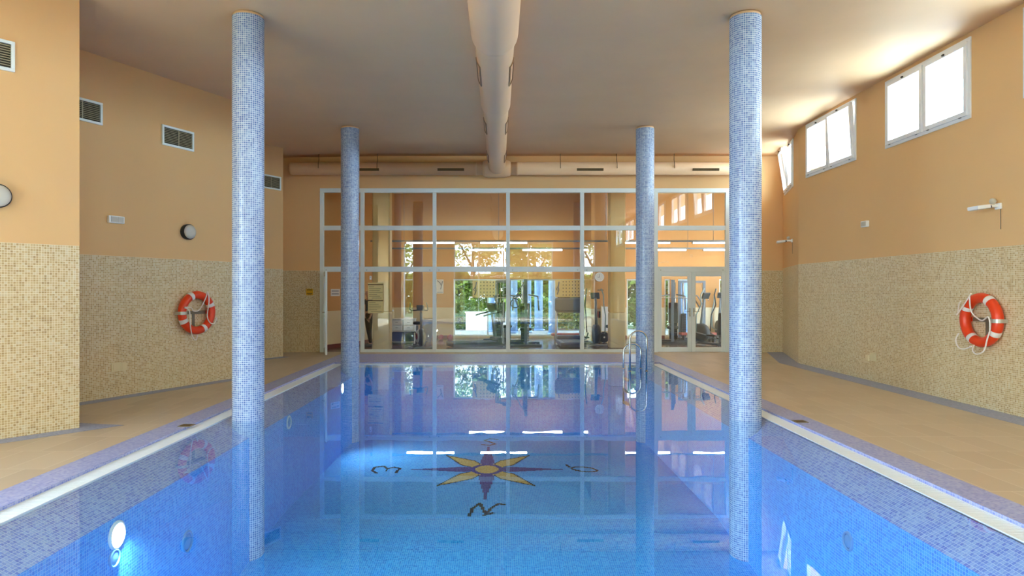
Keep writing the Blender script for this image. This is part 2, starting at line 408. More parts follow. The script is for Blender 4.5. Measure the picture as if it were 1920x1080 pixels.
# compass rose, tile by tile
P = 0.0265
RS = 1.226; RC = Vector((-0.2, 11.93)); SY = 1.24
def seg_d(p, a, b):
    a, b = Vector(a), Vector(b); ab = b - a
    t = max(0, min(1, (p - a).dot(ab) / ab.length_squared)); return (p - a - ab * t).length
def poly(kind):
    if kind == 'N': return [[(-.17, -.2), (-.15, .0), (-.06, .17)], [(-.06, .17), (0.02, -.16)], [(0.02, -.16), (.08, .02), (.17, .15), (.24, .13)], [(0.0, -.18), (.1, -.12)]]
    if kind == 'E': return [[(.14, .18), (-.04, .2), (-.1, .1), (-.02, .02), (.06, .02)], [(-.02, .02), (-.14, -.06), (-.1, -.18), (.06, -.18), (.16, -.1)]]
    if kind == 'O': return [[(.1 * math.cos(a) + .04 * math.sin(a), .18 * math.sin(a)) for a in [2 * PI * k / 16 for k in range(17)]], [(.1, .2), (.2, .24)]]
    return [[(.13, .16), (0, .2), (-.1, .12), (0, .0), (.1, -.1), (0, -.2), (-.14, -.15)]]
LET = [('N', (0.16 * 0, -1.42), 0), ('E', (-1.5, 0), -PI / 2), ('O', (1.44, 0), PI / 2), ('S', (0.02, 1.42), PI)]
def rose(x, y):
    """0 navy, 1 gold, 2 black, None plain"""
    r = math.hypot(x, y)
    if r < 0.17: return 1
    if r < 0.235: return 0
    ax, ay = abs(x), abs(y)
    for a, b in ((ax, ay), (ay, ax)):
        if 0 < a < 1.13:
            w = 0.115 * (a / 0.34) ** 0.6 if a < 0.34 else 0.115 * max(0.06, (1.13 - a) / 0.79)
            if b < max(w, 0.014): return 0
    d, e = (ax + ay) / 1.4142, abs(ax - ay) / 1.4142
    if d < 0.98:
        w = 0.15 * (d / 0.42) ** 0.7 if d < 0.42 else 0.15 * (0.98 - d) / 0.56
        if e < w: return 2 if (e > w - 0.024 and d > 0.25) else 1
    for k, c, ang in LET:
        dx, dy = x - c[0], y - c[1]
        if abs(dx) < .35 and abs(dy) < .35:
            q = Vector((dx * math.cos(-ang) - dy * math.sin(-ang), dx * math.sin(-ang) + dy * math.cos(-ang)))
            for st in poly(k):
                for s0, s1 in zip(st[:-1], st[1:]):
                    if (Vector(s1) - Vector(s0)).length > 1e-6 and seg_d(q, s0, s1) < 0.02: return 2
    return None
bm = BM()
for i in range(-86, 87):
    for j in range(-100, 101):
        x, y = (i + .5) * P, (j + .5) * P
        k = rose(x / RS, y / SY / RS)
        if k is None: continue
        cx, cy = math.floor((RC.x + x) / P) * P, math.floor((RC.y + y) / P) * P
        quad(bm, [(cx, cy, D + .003), (cx + P, cy, D + .003), (cx + P, cy + P, D + .003), (cx, cy + P, D + .003)], [(cx, cy), (cx + P, cy), (cx + P, cy + P), (cx, cy + P)], k)
obj('compass_rose', bm, ['tile_navy', 'tile_gold', 'tile_black'], basin)['label'] = 'eight-pointed navy and gold compass rose with letters laid in the pool floor'
# water
bm = BM(); quad(bm, [(xl, Y0, 0), (xr, Y0, 0), (xr, Y1, 0), (xl, Y1, 0)])
o = obj('water', bm, 'water'); tag(o, 'still clear blue water filling the swimming pool', 'water', kind='stuff')
# overflow grates
def grate(name, x0, x1, y0, y1, label, along='Y'):
    t = thing(name, label, 'grate', ((x0 + x1) / 2, (y0 + y1) / 2, 0), group='overflow grates round the pool')
    hx, hy = (x1 - x0) / 2, (y1 - y0) / 2
    bm = BM(); n = int((hy if along == 'Y' else hx) * 2 / 0.03)
    for k in range(n):
        c = (-hy if along == 'Y' else -hx) + (k + .5) * 0.03
        if along == 'Y': box(bm, -hx + .012, hx - .012, c - .0115, c + .0115, -0.03, 0.006)
        else: box(bm, c - .0115, c + .0115, -hy + .012, hy - .012, -0.03, 0.006)
    obj('slat', bm, 'grate', t)['kind'] = 'stuff'
    bm = BM()
    if along == 'Y':
        box(bm, -hx, -hx + .014, -hy, hy, -.06, .008); box(bm, hx - .014, hx, -hy, hy, -.06, .008); box(bm, -hx + .014, hx - .014, -hy, hy, -.06, -.03)
    else:
        box(bm, -hx, hx, -hy, -hy + .014, -.06, .008); box(bm, -hx, hx, hy - .014, hy, -.06, .008); box(bm, -hx, hx, -hy + .014, hy - .014, -.06, -.03)
    obj('rim', bm, 'grate', t)
    return t
grate('overflow_grate', PC - XG, PC - XI, Y0, 14.8, 'white slatted overflow grate between the water and the saw-tooth wall deck')
grate('overflow_grate', PC + XI, PC + XG, Y0, 14.8, 'white slatted overflow grate between the water and the high-window wall deck')
grate('overflow_grate', PC - XI, PC + XI, Y1, 14.8, 'thin white overflow grate at the pool end before the glazed screen', 'X')
struct(part('trim_2', None, 'pool_mosaic', lambda bm: (box(bm, PC - XG, PC + XG, 1.0, Y0, -.2, .012), auto_uv(bm))))
# grey-blue bands along the wall feet
def band(name, path, w):
    bm = BM(); pts = [Vector(p) for p in path]; offs = []
    for i in range(len(pts)):
        ns = []
        for a, b in ((i - 1, i), (i, i + 1)):
            if a < 0 or b >= len(pts): continue
            t = (pts[b] - pts[a]).normalized(); ns.append(Vector((t.y, -t.x)))
        n = ns[0] if len(ns) == 1 else (ns[0] + ns[1])
        n.normalize(); k = 1.0 if len(ns) == 1 else min(2.2, 1 / max(0.35, n.dot(ns[0])))
        offs.append(pts[i] + n * w * k)
    for i in range(len(pts) - 1):
        a, b, c, d = pts[i], pts[i + 1], offs[i + 1], offs[i]
        z = DECK + .002
        quad(bm, [(a.x, a.y, z), (b.x, b.y, z), (c.x, c.y, z), (d.x, d.y, z)])
    auto_uv(bm)
    bmesh.ops.recalc_face_normals(bm, faces=bm.faces)
    o = obj(name, bm, 'greyblue_mosaic'); s = o.modifiers.new('t', 'SOLIDIFY'); s.thickness = .002; s.offset = -1
    struct(o, 'grey-blue mosaic band along the foot of the wall')
c1 = Vector(SEG[0][1]); c2 = Vector(SEG[1][1])
band('trim_3', [SEG[0][0], SEG[0][1], SEG[1][0], SEG[1][1], SEG[2][0], SEG[2][1]], 0.24)
band('trim_4', [(7.45, YB), (XR, 14.58), (XR, -3.4)], 0.4)

# ------------------------------------------------------------------ columns
def column(x, y, label):
    r, n = 0.1955, 46; D = -1.6 if y > 9.4 else -1.6 - .5 * min(1, (9.4 - y + .2) / 3.9)
    t = thing('tiled_column', label, 'column', (x, y, D), group='blue mosaic columns standing in the pool')
    t['kind'] = 'thing'
    bm = BM(); h0, h1 = 0.0, 5.135 - D
    for k in range(n):
        a, b = 2 * PI * k / n, 2 * PI * (k + 1) / n
        f = quad(bm, [(r * math.cos(a), r * math.sin(a), h0), (r * math.cos(b), r * math.sin(b), h0), (r * math.cos(b), r * math.sin(b), h1), (r * math.cos(a), r * math.sin(a), h1)],
             [(k * .0265, h0), ((k + 1) * .0265, h0), ((k + 1) * .0265, h1), (k * .0265, h1)]); f.smooth = True
    bmesh.ops.remove_doubles(bm, verts=bm.verts, dist=1e-5)
    obj('shaft', bm, 'blue_mosaic', t)
    part('collar', t, 'duct', lambda bm: lathe(bm, [(r - .012, 5.135 - D), (r - .012, 5.172 - D)], 46), label='orange painted top of the column')
CX = -0.024
column(CX - 3.186, 8.41, 'tall blue mosaic column in the water nearer the saw-tooth wall life ring')
column(CX + 3.186, 8.41, 'tall blue mosaic column in the water nearer the high windows')
column(CX - 3.186, 14.17, 'slimmer looking blue mosaic column in front of the open white door')
column(CX + 3.186, 14.17, 'slimmer looking blue mosaic column just behind the steel pool ladder')

# ------------------------------------------------------------------ glazed screen (window_1), doors
YF = YB + 0.03
scr = sempty('window_1', 'tall white framed glazed screen between the pool and the gym')
MX = [-4.69 + .05, -3.58, -1.685, 0.245, 2.189, 4.126, 6.05 - .05]
def vbar(name, x, w, z0, z1, y0=-.04, y1=.05): return part(name, scr, 'white_metal', lambda bm: box(bm, x - w / 2, x + w / 2, YF + y0, YF + y1, z0, z1), bevel=.006)
def hbar(name, x0, x1, z0, z1, y0=-.035, y1=.045): return part(name, scr, 'white_metal', lambda bm: box(bm, x0, x1, YF + y0, YF + y1, z0, z1), bevel=.006)
for i, x in enumerate(MX): vbar('frame_post' if i in (0, 6) else 'mullion', x, .1 if i in (0, 6) else .098, DECK, SZ1 - .11)
hbar('head_rail', SX0, SX1, SZ1 - .11, SZ1)
for i in range(6):
    a, b = MX[i] + .05, MX[i + 1] - .05
    hbar('transom', a, b, 3.235, 3.355); hbar('transom', a, b, 2.145, 2.28)
    part('pane', scr, 'glass', lambda bm: box(bm, a - .01, b + .01, YF, YF + .01, 3.35, SZ1 - .10))
    part('pane', scr, 'glass', lambda bm: box(bm, a - .01, b + .01, YF, YF + .01, 2.275, 3.24))
    if 1 <= i <= 4:
        hbar('bottom_rail', a, b, DECK, .11)
        part('pane', scr, 'glass', lambda bm: box(bm, a - .01, b + .01, YF, YF + .01, .105, 2.15))
    for zz in (2.19,):                       # small drain caps on the rail
        for xx in (a + .07, b - .07): part('drain_cap', scr, 'black', lambda bm: box(bm, xx - .014, xx + .014, YF - .041, YF - .034, zz - .006, zz + .006))
def leaf(t, w, h, side):
    """door leaf in local x 0..w from the hinge"""
    st = .1
    part('stile', t, 'white_metal', lambda bm: box(bm, 0, st, -.025, .025, 0, h), bevel=.005)
    part('stile', t, 'white_metal', lambda bm: box(bm, w - st, w, -.025, .025, 0, h), bevel=.005)
    part('rail', t, 'white_metal', lambda bm: box(bm, st, w - st, -.025, .025, h - .12, h), bevel=.005)
    part('rail', t, 'white_metal', lambda bm: box(bm, st, w - st, -.025, .025, 0, .12), bevel=.005)
    part('pane', t, 'glass', lambda bm: box(bm, st - .01, w - st + .01, -.005, .005, .11, h - .11))
    hx = w - .045 if side > 0 else .045
    d = -1 if side > 0 else 1
    def hd(bm):
        box(bm, hx - .018, hx + .018, -.034, -.025, .93, 1.15)
        tube(bm, [(hx, -.03, 1.06), (hx, -.075, 1.06), (hx + d * .13, -.08, 1.06)], .009, 8)
        lathe(bm, [(.012, -.045), (.012, -.03)], 12, 'Y', (hx, 0, .97))
    part('handle', t, 'steel', hd)
dx0, dx1 = MX[5] + .05, MX[6] - .05
wL = (dx1 - dx0) / 2 - .004
d1 = sempty('door_1', 'closed white double door leaf with lever handle at the end of the screen', (dx0, YF, DECK + .01)); leaf(d1, wL, 2.1, 1)
d2 = sempty('door_2', 'second closed white double door leaf at the end of the screen', (dx0 + wL + .008, YF, DECK + .01)); leaf(d2, wL, 2.1, -1)
d3 = sempty('door_3', 'white single door standing open beside the mosaic wall', (MX[0] + .08, YB - .02, DECK + .012), math.atan2(-.85, .27)); leaf(d3, .87, 2.09, 1)

# ------------------------------------------------------------------ high windows
def awning(name, p0, p1, tilt=(0, 0), label=None):
    """window in a wall running from p0 to p1 (seen from inside: p0 on the observer's left)"""
    p0, p1 = Vector(p0), Vector(p1); t = p1 - p0; w = t.length; ang = math.atan2(t.y, t.x); h = WZ1 - WZ0
    root = sempty(name, label, (p0.x, p0.y, WZ0), ang)
    fw = .05
    part('frame', root, 'white_frame', lambda bm: (box(bm, 0, w, -.02, .06, 0, fw), box(bm, 0, w, -.02, .06, h - fw, h), box(bm, 0, fw, -.02, .06, fw, h - fw), box(bm, w - fw, w, -.02, .06, fw, h - fw), box(bm, w / 2 - .02, w / 2 + .02, -.015, .06, fw, h - fw)), bevel=.004)
    for i in range(2):
        x0 = fw if i == 0 else w / 2 + .02; x1 = w / 2 - .02 if i == 0 else w - fw
        s = bpy.data.objects.new('sash', None); COL.objects.link(s); s.parent = root
        s.location = (x0, -.01, fw); s.rotation_euler = (tilt[i], 0, 0)
        sw, sh, b = x1 - x0, h - 2 * fw, .065
        part('sash_frame', s, 'white_frame', lambda bm: (box(bm, 0, sw, -.03, .03, 0, b), box(bm, 0, sw, -.03, .03, sh - b, sh), box(bm, 0, b, -.03, .03, b, sh - b), box(bm, sw - b, sw, -.03, .03, b, sh - b)), bevel=.004)
        part('pane', s, 'glass', lambda bm: box(bm, b - .01, sw - b + .01, -.006, .006, b - .01, sh - b + .01))
        part('latch', s, 'black', lambda bm: box(bm, sw / 2 - .02, sw / 2 + .02, -.05, -.03, sh - .045, sh - .02))
        for hx in (.12, sw - .12): part('hinge', s, 'grey', lambda bm: tube(bm, [(hx - .02, -.035, -.01), (hx + .02, -.035, -.01)], .009, 8))
        if abs(tilt[i]) > .1:
            for ex in (.03, sw - .03):
                part('stay_arm', s, 'dark', lambda bm: tube(bm, [(ex, .0, sh * .62), (ex, math.sin(abs(tilt[i])) * sh * .62, sh * .5)], .008, 6))
    return root
fd = (FAC1 - FAC0).normalized()
awning('window_2', FAC0 + fd * FW[0], FAC0 + fd * FW[1], (.14, .0), 'high window with one sash tilted open at the far end of the wall')
lab = ['wide high two-pane window above the life ring wall', 'high two-pane window next to the open one'] + ['high two-pane window further along the wall'] * 4
for i, (y0, y1) in enumerate(WIN):
    awning('window_%d' % (i + 3), (XR, y1), (XR, y0), (0, .06 if i == 1 else 0), lab[i])
for i, (a, b, c, d) in enumerate(RW + [(y0, y1, .05, 4.6) for y0, y1 in LW_ADDED]):
    if i < len(RW): root = sempty('window_%d' % (i + 9), 'tall garden window behind the viewer', (a, -3.55, c))
    else: root = sempty('window_%d' % (i + 13), 'added tall daylight window in the saw-tooth wall, out of view', (-7.33, a, c), PI / 2)
    w, h = b - a, d - c; n = max(1, round(w / 1.45)); cw = w / n
    def fr(bm):
        box(bm, 0, w, -.05, .05, 0, .07); box(bm, 0, w, -.05, .05, h - .07, h)
        box(bm, 0, w, -.045, .045, 2.2, 2.27)
        for k in range(n + 1):
            xx = min(max(k * cw, .035), w - .035); box(bm, xx - .035, xx + .035, -.05, .05, .07, h - .07)
    part('frame', root, 'white_metal', fr)
    for k in range(n): part('pane', root, 'glass', lambda bm: box(bm, k * cw + .03, (k + 1) * cw - .03, -.005, .005, .07, h - .07))

# ------------------------------------------------------------------ ceiling ducts
t = thing('ceiling_duct', 'big round tan air duct running lengthwise under the ceiling', 'air duct', (-.05, 8, 4.85))
def sect(r, y0, y1, r2):
    def fn(bm):
        prof = []; y = y0
        while y < y1 - .12:
            prof += [(r, y - 8), (r * 1.006, y - 8 + .055)]; y += .11
        prof += [(r, y1 - 8 - .1), (r2, y1 - 8)]
        lathe(bm, prof, 48, 'Y', cap=False)
    part('duct_section', t, 'duct', fn)
sect(.292, -3.2, 8.25, .25); sect(.25, 8.25, 11.3, .22); sect(.22, 11.3, 16.95, .22)
for yc, rr in ((9.35, .25), (12.45, .22), (15.3, .22)):
    for sg in (-1, 1):
        def gr(bm):
            a0, a1 = math.radians(-38), math.radians(-4); L2 = .42
            rf = rr * 1.012
            def arc(aa, bb, yy0, yy1):
                n = 8
                for k in range(n):
                    q0, q1 = aa + (bb - aa) * k / n, aa + (bb - aa) * (k + 1) / n
                    pts = []
                    for rad in (rf, rf + .012):
                        for (q, yy) in ((q0, yy0), (q1, yy0), (q1, yy1), (q0, yy1)): pts.append(bm.verts.new((sg * rad * math.cos(q), yy, rad * math.sin(q))))
                    for f in ((0, 1, 2, 3), (7, 6, 5, 4), (0, 4, 5, 1), (1, 5, 6, 2), (2, 6, 7, 3), (3, 7, 4, 0)): bm.faces.new([pts[j] for j in f])
            yy = yc - 8
            arc(a0, a1, yy - L2, yy - L2 + .025); arc(a0, a1, yy + L2 - .025, yy + L2)
            arc(a0, a0 + .1, yy - L2 + .025, yy + L2 - .025); arc(a1 - .1, a1, yy - L2 + .025, yy + L2 - .025)
        part('grille_frame', t, 'grilletan', gr)
for y in (1.5, 6.0, 10.2, 14.2):
    part('hanger', t, 'grey', lambda bm: (tube(bm, [(0, y - 8, .2), (0, y - 8, .36)], .006, 6)))
# pipe over the screen
z0 = 4.80; yb = 16.93
t = thing('wall_duct', 'horizontal tan ventilation pipe fixed above the glazed screen', 'air duct', (0, yb, z0))
xa, xb = (543 - 935) / F * yb, (1405 - 935) / F * yb
part('pipe', t, 'duct', lambda bm: lathe(bm, [(.05, xa - .005), (.12, xa), (.155, xa + .03), (.165, xa + .08), (.165, -.6), (.17, -.6), (.17, -.55), (.165, -.55), (.165, .45), (.17, .45), (.17, .5), (.165, .5), (.165, xb - .03), (.12, xb)], 40, 'X'))
for px in (688, 846, 1105, 1320):
    x = (px - 935) / F * yb
    def gl(bm):
        box(bm, x - .34, x + .34, -.168, -.12, -.085, -.02)
        for k in range(16): box(bm, x - .325 + k * .0425, x - .31 + k * .0425, -.174, -.166, -.078, -.027)
    part('slot_grille', t, 'brown', gl)
for px in (600, 709, 1050, 1155, 1262): part('hanger_rod', t, 'brown', lambda bm: tube(bm, [((px - 935) / F * yb, -.17, -.02), ((px - 935) / F * yb, -.165, .1), ((px - 935) / F * yb, -.1, .2), ((px - 935) / F * yb, -.1, .36)], .008, 6))
part('saddle', t, 'duct', lambda bm: lathe(bm, [(.17, -.36), (.21, -.3), (.23, -.2), (.23, .2), (.21, .3), (.17, .36)], 40, 'X', (-.05, 0, 0)))

# ------------------------------------------------------------------ wall mounted things
def on_seg(seg, px):
    """point of a wall face whose sight line crosses picture column px"""
    a, b = Vector(seg[0]), Vector(seg[1]); d = b - a; k = (px - 935) / F
    t = (k * a.y - a.x) / (d.x - k * d.y); p = a + d * t
    return p, math.atan2(d.y, d.x)
RSEG = ((XR, 14.58), (XR, -3.5))
def mount(seg, px, py):
    p, a = on_seg(seg, px); return (p.x, p.y, CAMZ - (py - 545) / F * p.y), a
# life rings and their brackets
def life_ring(pos, ang, off, label, ropeset):
    t = thing('life_ring', label, 'life ring', pos, ang, 'life rings on the side walls')
    R, r = .303, .067
    part('ring_body', t, 'red_ring', lambda bm: torus(bm, R, r, 64, 20, 'Y', (0, -.092, 0)))
    for k in range(4):
        a = math.radians(off + 90 * k)
        part('band', t, 'band', lambda bm: torus(bm, R, r + .004, 6, 20, 'Y', (0, -.092, 0), a - .1, a + .11))
    for pts in ropeset:
        def rp(bm):
            P2 = [Vector(p) for p in pts]; sm = []
            for i in range(len(P2) - 1):
                q0, q1, q2, q3 = P2[max(i - 1, 0)], P2[i], P2[i + 1], P2[min(i + 2, len(P2) - 1)]
                for k in range(6):
                    s = k / 6; sm.append(.5 * ((2 * q1) + (q2 - q0) * s + (2 * q0 - 5 * q1 + 4 * q2 - q3) * s * s + (3 * q1 - q0 - 3 * q2 + q3) * s ** 3))
            sm.append(P2[-1]); tube(bm, sm, .0095, 8)
        part('rope', t, 'rope', rp)
    return t
def ring_bracket(pos, ang, label, hook):
    t = thing('ring_bracket', label, 'bracket', pos, ang, 'flat steel life ring brackets')
    part('crossbar', t, 'bracket', lambda bm: box(bm, -.345, .345, -.03, -.012, -.028, .028))
    part('upright', t, 'bracket', lambda bm: box(bm, -.024, .024, -.012, 0, -.3, .03))
    hx = hook * .303
    def hk(bm):
        a = [PI * k / 10 for k in range(11)]
        pr = [(hx + .076 * math.cos(q), -.092 - .076 * math.sin(q)) for q in a]
        pr = [(hx + .076, -.02)] + pr + [(hx - .076, -.02)]
        for (x0, y0), (x1, y1) in zip(pr[:-1], pr[1:]):
            for zz0, zz1 in ((-.026, .026),):
                v = [bm.verts.new(q) for q in ((x0, y0, zz0), (x1, y1, zz0), (x1, y1, zz1), (x0, y0, zz1))]; bm.faces.new(v)
    o = part('hook', t, 'hooksteel', hk); s = o.modifiers.new('t', 'SOLIDIFY'); s.thickness = .004
    part('tip', t, 'red_ring', lambda bm: box(bm, -hook * .352, -hook * .24, -.034, -.0115, -.029, .029), label='red reflective end of the bracket')
    return t
yq = -.185
ropes_l = [[(-.33, yq, .09), (-.24, yq, .05), (-.22, yq, -.1), (-.21, yq, -.25), (-.17, yq, -.4), (-.1, yq, -.46), (-.07, yq, -.37)],
           [(-.33, yq, .1), (-.2, yq, .09), (-.08, yq + .08, .03), (.05, yq + .09, .05), (.1, yq, .25), (.14, yq, .36), (.17, yq, .2), (.16, yq + .03, -.05), (.2, yq + .02, -.17), (.28, yq, -.2), (.34, yq, -.1)]]
ropes_r = [[(-.06, yq, .36), (-.2, yq, .2), (-.34, yq, .06), (-.38, yq + .05, .1), (-.34, yq + .03, .2), (-.26, yq, .25)],
           [(-.09, yq, .33), (-.1, yq + .03, .12), (.0, yq + .05, .02), (.12, yq + .03, .0), (.26, yq, .05), (.29, yq, -.1), (.24, yq, -.24), (.18, yq, -.4), (.05, yq, -.46), (-.03, yq, -.42), (.0, yq, -.34)],
           [(-.3, yq, -.2), (-.36, yq, -.3), (-.3, yq, -.4), (-.18, yq, -.41), (-.05, yq, -.36)]]
pos, ang = mount(SEG[1], 362, 586)
life_ring(pos, ang, 25, 'red-orange life ring with white bands on the saw-tooth wall', ropes_l)
ring_bracket(pos, ang, 'steel bracket holding the life ring on the saw-tooth wall', -1)
pos, ang = mount(RSEG, 1852, 600)
life_ring(pos, ang, 58, 'red-orange life ring with white rope below the high windows', ropes_r)
ring_bracket(pos, ang, 'steel bracket holding the life ring below the high windows', 1)
# vents
def vent(seg, px, py, label, w=.62, h=.33):
    pos, ang = mount(seg, px, py)
    t = thing('wall_vent', label, 'air vent', pos, ang, 'white framed louvre vents high on the saw-tooth wall')
    part('vent_frame', t, 'white_metal', lambda bm: (box(bm, -w / 2, w / 2, -.03, 0, -h / 2, -h / 2 + .035), box(bm, -w / 2, w / 2, -.03, 0, h / 2 - .035, h / 2), box(bm, -w / 2, -w / 2 + .035, -.03, 0, -h / 2 + .035, h / 2 - .035), box(bm, w / 2 - .035, w / 2, -.03, 0, -h / 2 + .035, h / 2 - .035)), bevel=.003)
    part('backing', t, 'ventdark', lambda bm: box(bm, -w / 2 + .03, w / 2 - .03, -.006, -.001, -h / 2 + .03, h / 2 - .03))
    def sl(bm):
        n = 9
        for k in range(n):
            z = -h / 2 + .045 + (h - .09) * (k + .5) / n
            box(bm, -w / 2 + .035, w / 2 - .035, -.026, -.022, z - .007, z + .007, rot=Matrix.Rotation(-.7, 3, 'X'), org=(0, -.02, z))
    part('louvre', t, 'ventslat', sl)
    part('divider', t, 'ventslat', lambda bm: box(bm, -.008, .008, -.032, -.028, -h / 2 + .035, h / 2 - .035))
vent(SEG[0], -39, 93, 'louvre vent on the nearest yellow-lit wall face')
vent(SEG[1], 152, 205, 'louvre vent half hidden behind the nearest wall corner')
vent(SEG[1], 333, 259.5, 'louvre vent with centre divider above the round wall lamp')
vent(SEG[2], 507, 341.5, 'small louvre vent just past the tall blue column')
def bulkhead(seg, px, py, label):
    pos, ang = mount(seg, px, py)
    t = thing('bulkhead_lamp', label, 'wall lamp', pos, ang, 'round bulkhead lamps on the saw-tooth wall')
    part('housing', t, 'black', lambda bm: lathe(bm, [(.125, 0), (.13, -.03), (.13, -.075), (.12, -.085)], 40, 'Y'))
    part('lamp_lens', t, 'diffuser', lambda bm: lathe(bm, [(.118, -.08), (.116, -.095), (.1, -.112), (.06, -.122), (.01, -.125)], 40, 'Y'))
bulkhead(SEG[0], -8, 368, 'round black rimmed lamp on the nearest yellow-lit wall face')
bulkhead(SEG[1], 349.5, 435, 'round black rimmed lamp above the saw-tooth wall life ring')
def emer(seg, px, py, w, h, label):
    pos, ang = mount(seg, px, py)
    t = thing('emergency_light', label, 'emergency light', pos, ang, 'small white emergency lights')
    part('housing', t, 'white_plastic', lambda bm: box(bm, -w / 2, w / 2, -.055, 0, -h / 2, h / 2), bevel=.008)
    part('lamp_lens', t, 'diffuser', lambda bm: (box(bm, -w * .38, w * .02, -.062, -.05, -h * .36, h * .36), box(bm, w * .06, w * .42, -.062, -.05, -h * .36, h * .36)))
emer(SEG[1], 215, 412, .25, .11, 'small white emergency light on the saw-tooth wall')
emer(RSEG, 1624.5, 420, .19, .11, 'small white emergency light on the high-window wall')
def plate(seg, px, py, w, h, label):
    pos, ang = mount(seg, px, py)
    t = thing('socket_cover', label, 'wall socket', pos, ang, 'cream socket covers on the mosaic')
    part('cover', t, 'cover', lambda bm: box(bm, -w / 2, w / 2, -.02, 0, -h / 2, h / 2), bevel=.006)
    part('flap', t, 'cover', lambda bm: box(bm, -w * .36, w * .36, -.028, -.02, -h * .34, h * .34), bevel=.004)
plate(SEG[1], 216.5, 688, .15, .13, 'larger cream socket cover low on the saw-tooth wall')
plate(SEG[1], 231, 687, .1, .12, 'narrower cream socket cover beside the larger one on the saw-tooth wall')
plate(RSEG, 1627.5, 671, .1, .11, 'smaller cream socket cover low on the high-window wall')
plate(RSEG, 1637.5, 669, .16, .14, 'larger cream socket cover low on the high-window wall')
def flood(seg, px, py, label, s=1.0):
    pos, ang = mount(seg, px, py)
    t = thing('wall_floodlight', label, 'floodlight', pos, ang, 'slim white arm floodlights on the high-window wall')
    part('wall_plate', t, 'white_plastic', lambda bm: box(bm, -.05, .05, -.03, 0, -.03, .05), bevel=.006)
    part('arm', t, 'white_plastic', lambda bm: box(bm, -.022, .022, -.16, -.02, -.006, .03), bevel=.005)
    part('knuckle', t, 'dark', lambda bm: tube(bm, [(-.04, -.15, .0), (.04, -.15, .0)], .022, 12))
    rot = Matrix.Rotation(.12, 3, 'X')
    part('lamp_head', t, 'white_plastic', lambda bm: box(bm, -.13, .07, -.34, -.16, -.02, .03, rot=rot, org=(0, -.16, 0)), bevel=.01)
    part('glass_front', t, 'diffuser', lambda bm: box(bm, -.11, .05, -.325, -.24, -.026, -.018, rot=rot, org=(0, -.16, 0)))
    part('sensor_globe', t, 'diffuser', lambda bm: lathe(bm, [(.004, -.04), (.03, -.03), (.042, 0), (.03, .03), (.004, .042)], 20, 'Z', (.0, -.09, .075)))
    part('cable', t, 'bracket', lambda bm: tube(bm, [(.03, -.008, -.03), (.03, -.006, -.3)], .004, 6))
flood(RSEG, 1874, 388, 'slim white arm floodlight on the wall above the life ring')
FSEG = ((7.45, YB), (XR, 14.58))
flood(FSEG, 1486, 452, 'slim white arm floodlight near the far corner of the wall')
# yellow sign on the mosaic
p = W(580.5, 547.5, YB)
t = thing('warning_sign', 'small yellow warning sign on the mosaic beside the open door', 'sign', (p.x, YB, p.z))
part('sign_plate', t, 'sign', lambda bm: box(bm, -.09, .09, -.006, 0, -.085, .085))
part('lettering', t, 'signink', lambda bm: (box(bm, -.07, .07, -.0075, -.006, .045, .062), box(bm, -.07, .07, -.0075, -.006, -.045, -.03), box(bm, -.05, .05, -.0075, -.006, -.072, -.06)))
# floor drains in the lavender band
for (px, py, lb) in ((1500, 790.5, 'small bronze drain in the lavender band below the high windows'), (350, 798, 'small bronze drain in the lavender band on the saw-tooth wall side')):
    Yd = F * (CAMZ - DECK) / (py - 545); xx = (px - 935) / F * Yd
    t = thing('floor_drain', lb, 'drain', (xx, Yd, DECK), 0, 'small floor drains beside the pool')
    part('drain_rim', t, 'bracket', lambda bm: (box(bm, -.075, .075, -.075, -.06, 0, .006), box(bm, -.075, .075, .06, .075, 0, .006), box(bm, -.075, -.06, -.06, .06, 0, .006), box(bm, .06, .075, -.06, .06, 0, .006)))
    part('drain_grid', t, 'brown', lambda bm: [box(bm, -.06 + k * .02, -.048 + k * .02, -.06, .06, 0, .004) for k in range(6)])
# underwater lamps and jets
def uw(side, px, py, r, kind, label, lit=False):
    x = side * BX; Y = x * F / (px - 935); z = CAMZ - (py - 545) / F * Y
    t = thing(kind, label, 'pool lamp' if 'lamp' in kind else 'pool inlet', (x, Y, z), -PI / 2 * side if side > 0 else PI / 2, 'round lamps in the pool side' if 'lamp' in kind else 'round inlets in the pool side')
    ring = 'steel' if 'lamp' in kind else 'bench_mosaic'
    part('bezel', t, 'white_plastic' if 'lamp' in kind else 'inlet', lambda bm: lathe(bm, [(r, 0), (r, -.012), (r * .9, -.02), (r * .76, -.016), (r * .76, -.004)], 36, 'Y', cap=False))
    part('lens' if 'lamp' in kind else 'nozzle', t, 'lamp_on' if lit else 'inlet', lambda bm: lathe(bm, [(r * .78, -.004), (r * .6, -.012), (r * .05, -.014)], 36, 'Y'))
def pool_light(px, py, energy, aim):
    x = -BX; Y = x * F / (px - 935); z = CAMZ - (py - 545) / F * Y
    l = bpy.data.lights.new('underwater_light', 'AREA'); l.shape = 'DISK'; l.size = .16; l.energy = energy; l.color = (.82, .94, 1); l.spread = math.radians(130)
    o = bpy.data.objects.new('underwater_light', l); COL.objects.link(o); o.location = (x + .03, Y, z); o.rotation_euler = Vector(aim).to_track_quat('-Z', 'Z').to_euler()
pool_light(218, 1003, 20, (1, .35, -1.0)); pool_light(641, 728, 9, (1, -.5, -.6))
uw_added = 935 - BX * F / 1.75; pool_light(uw_added, 545 + (1003 - 545) * 5.37 / 1.75, 14, (1, .9, -1.1))  # extra light with no fixture, added out of frame to brighten the pool
uw(-1, 218, 1003, .115, 'underwater_lamp', 'lit round underwater lamp glowing white in the pool side', True)
uw(-1, 641, 728, .115, 'underwater_lamp', 'small distant lit underwater lamp by the far column', True)
uw(-1, 541, 792, .1, 'underwater_lamp', 'unlit round underwater lamp just past the tall column')
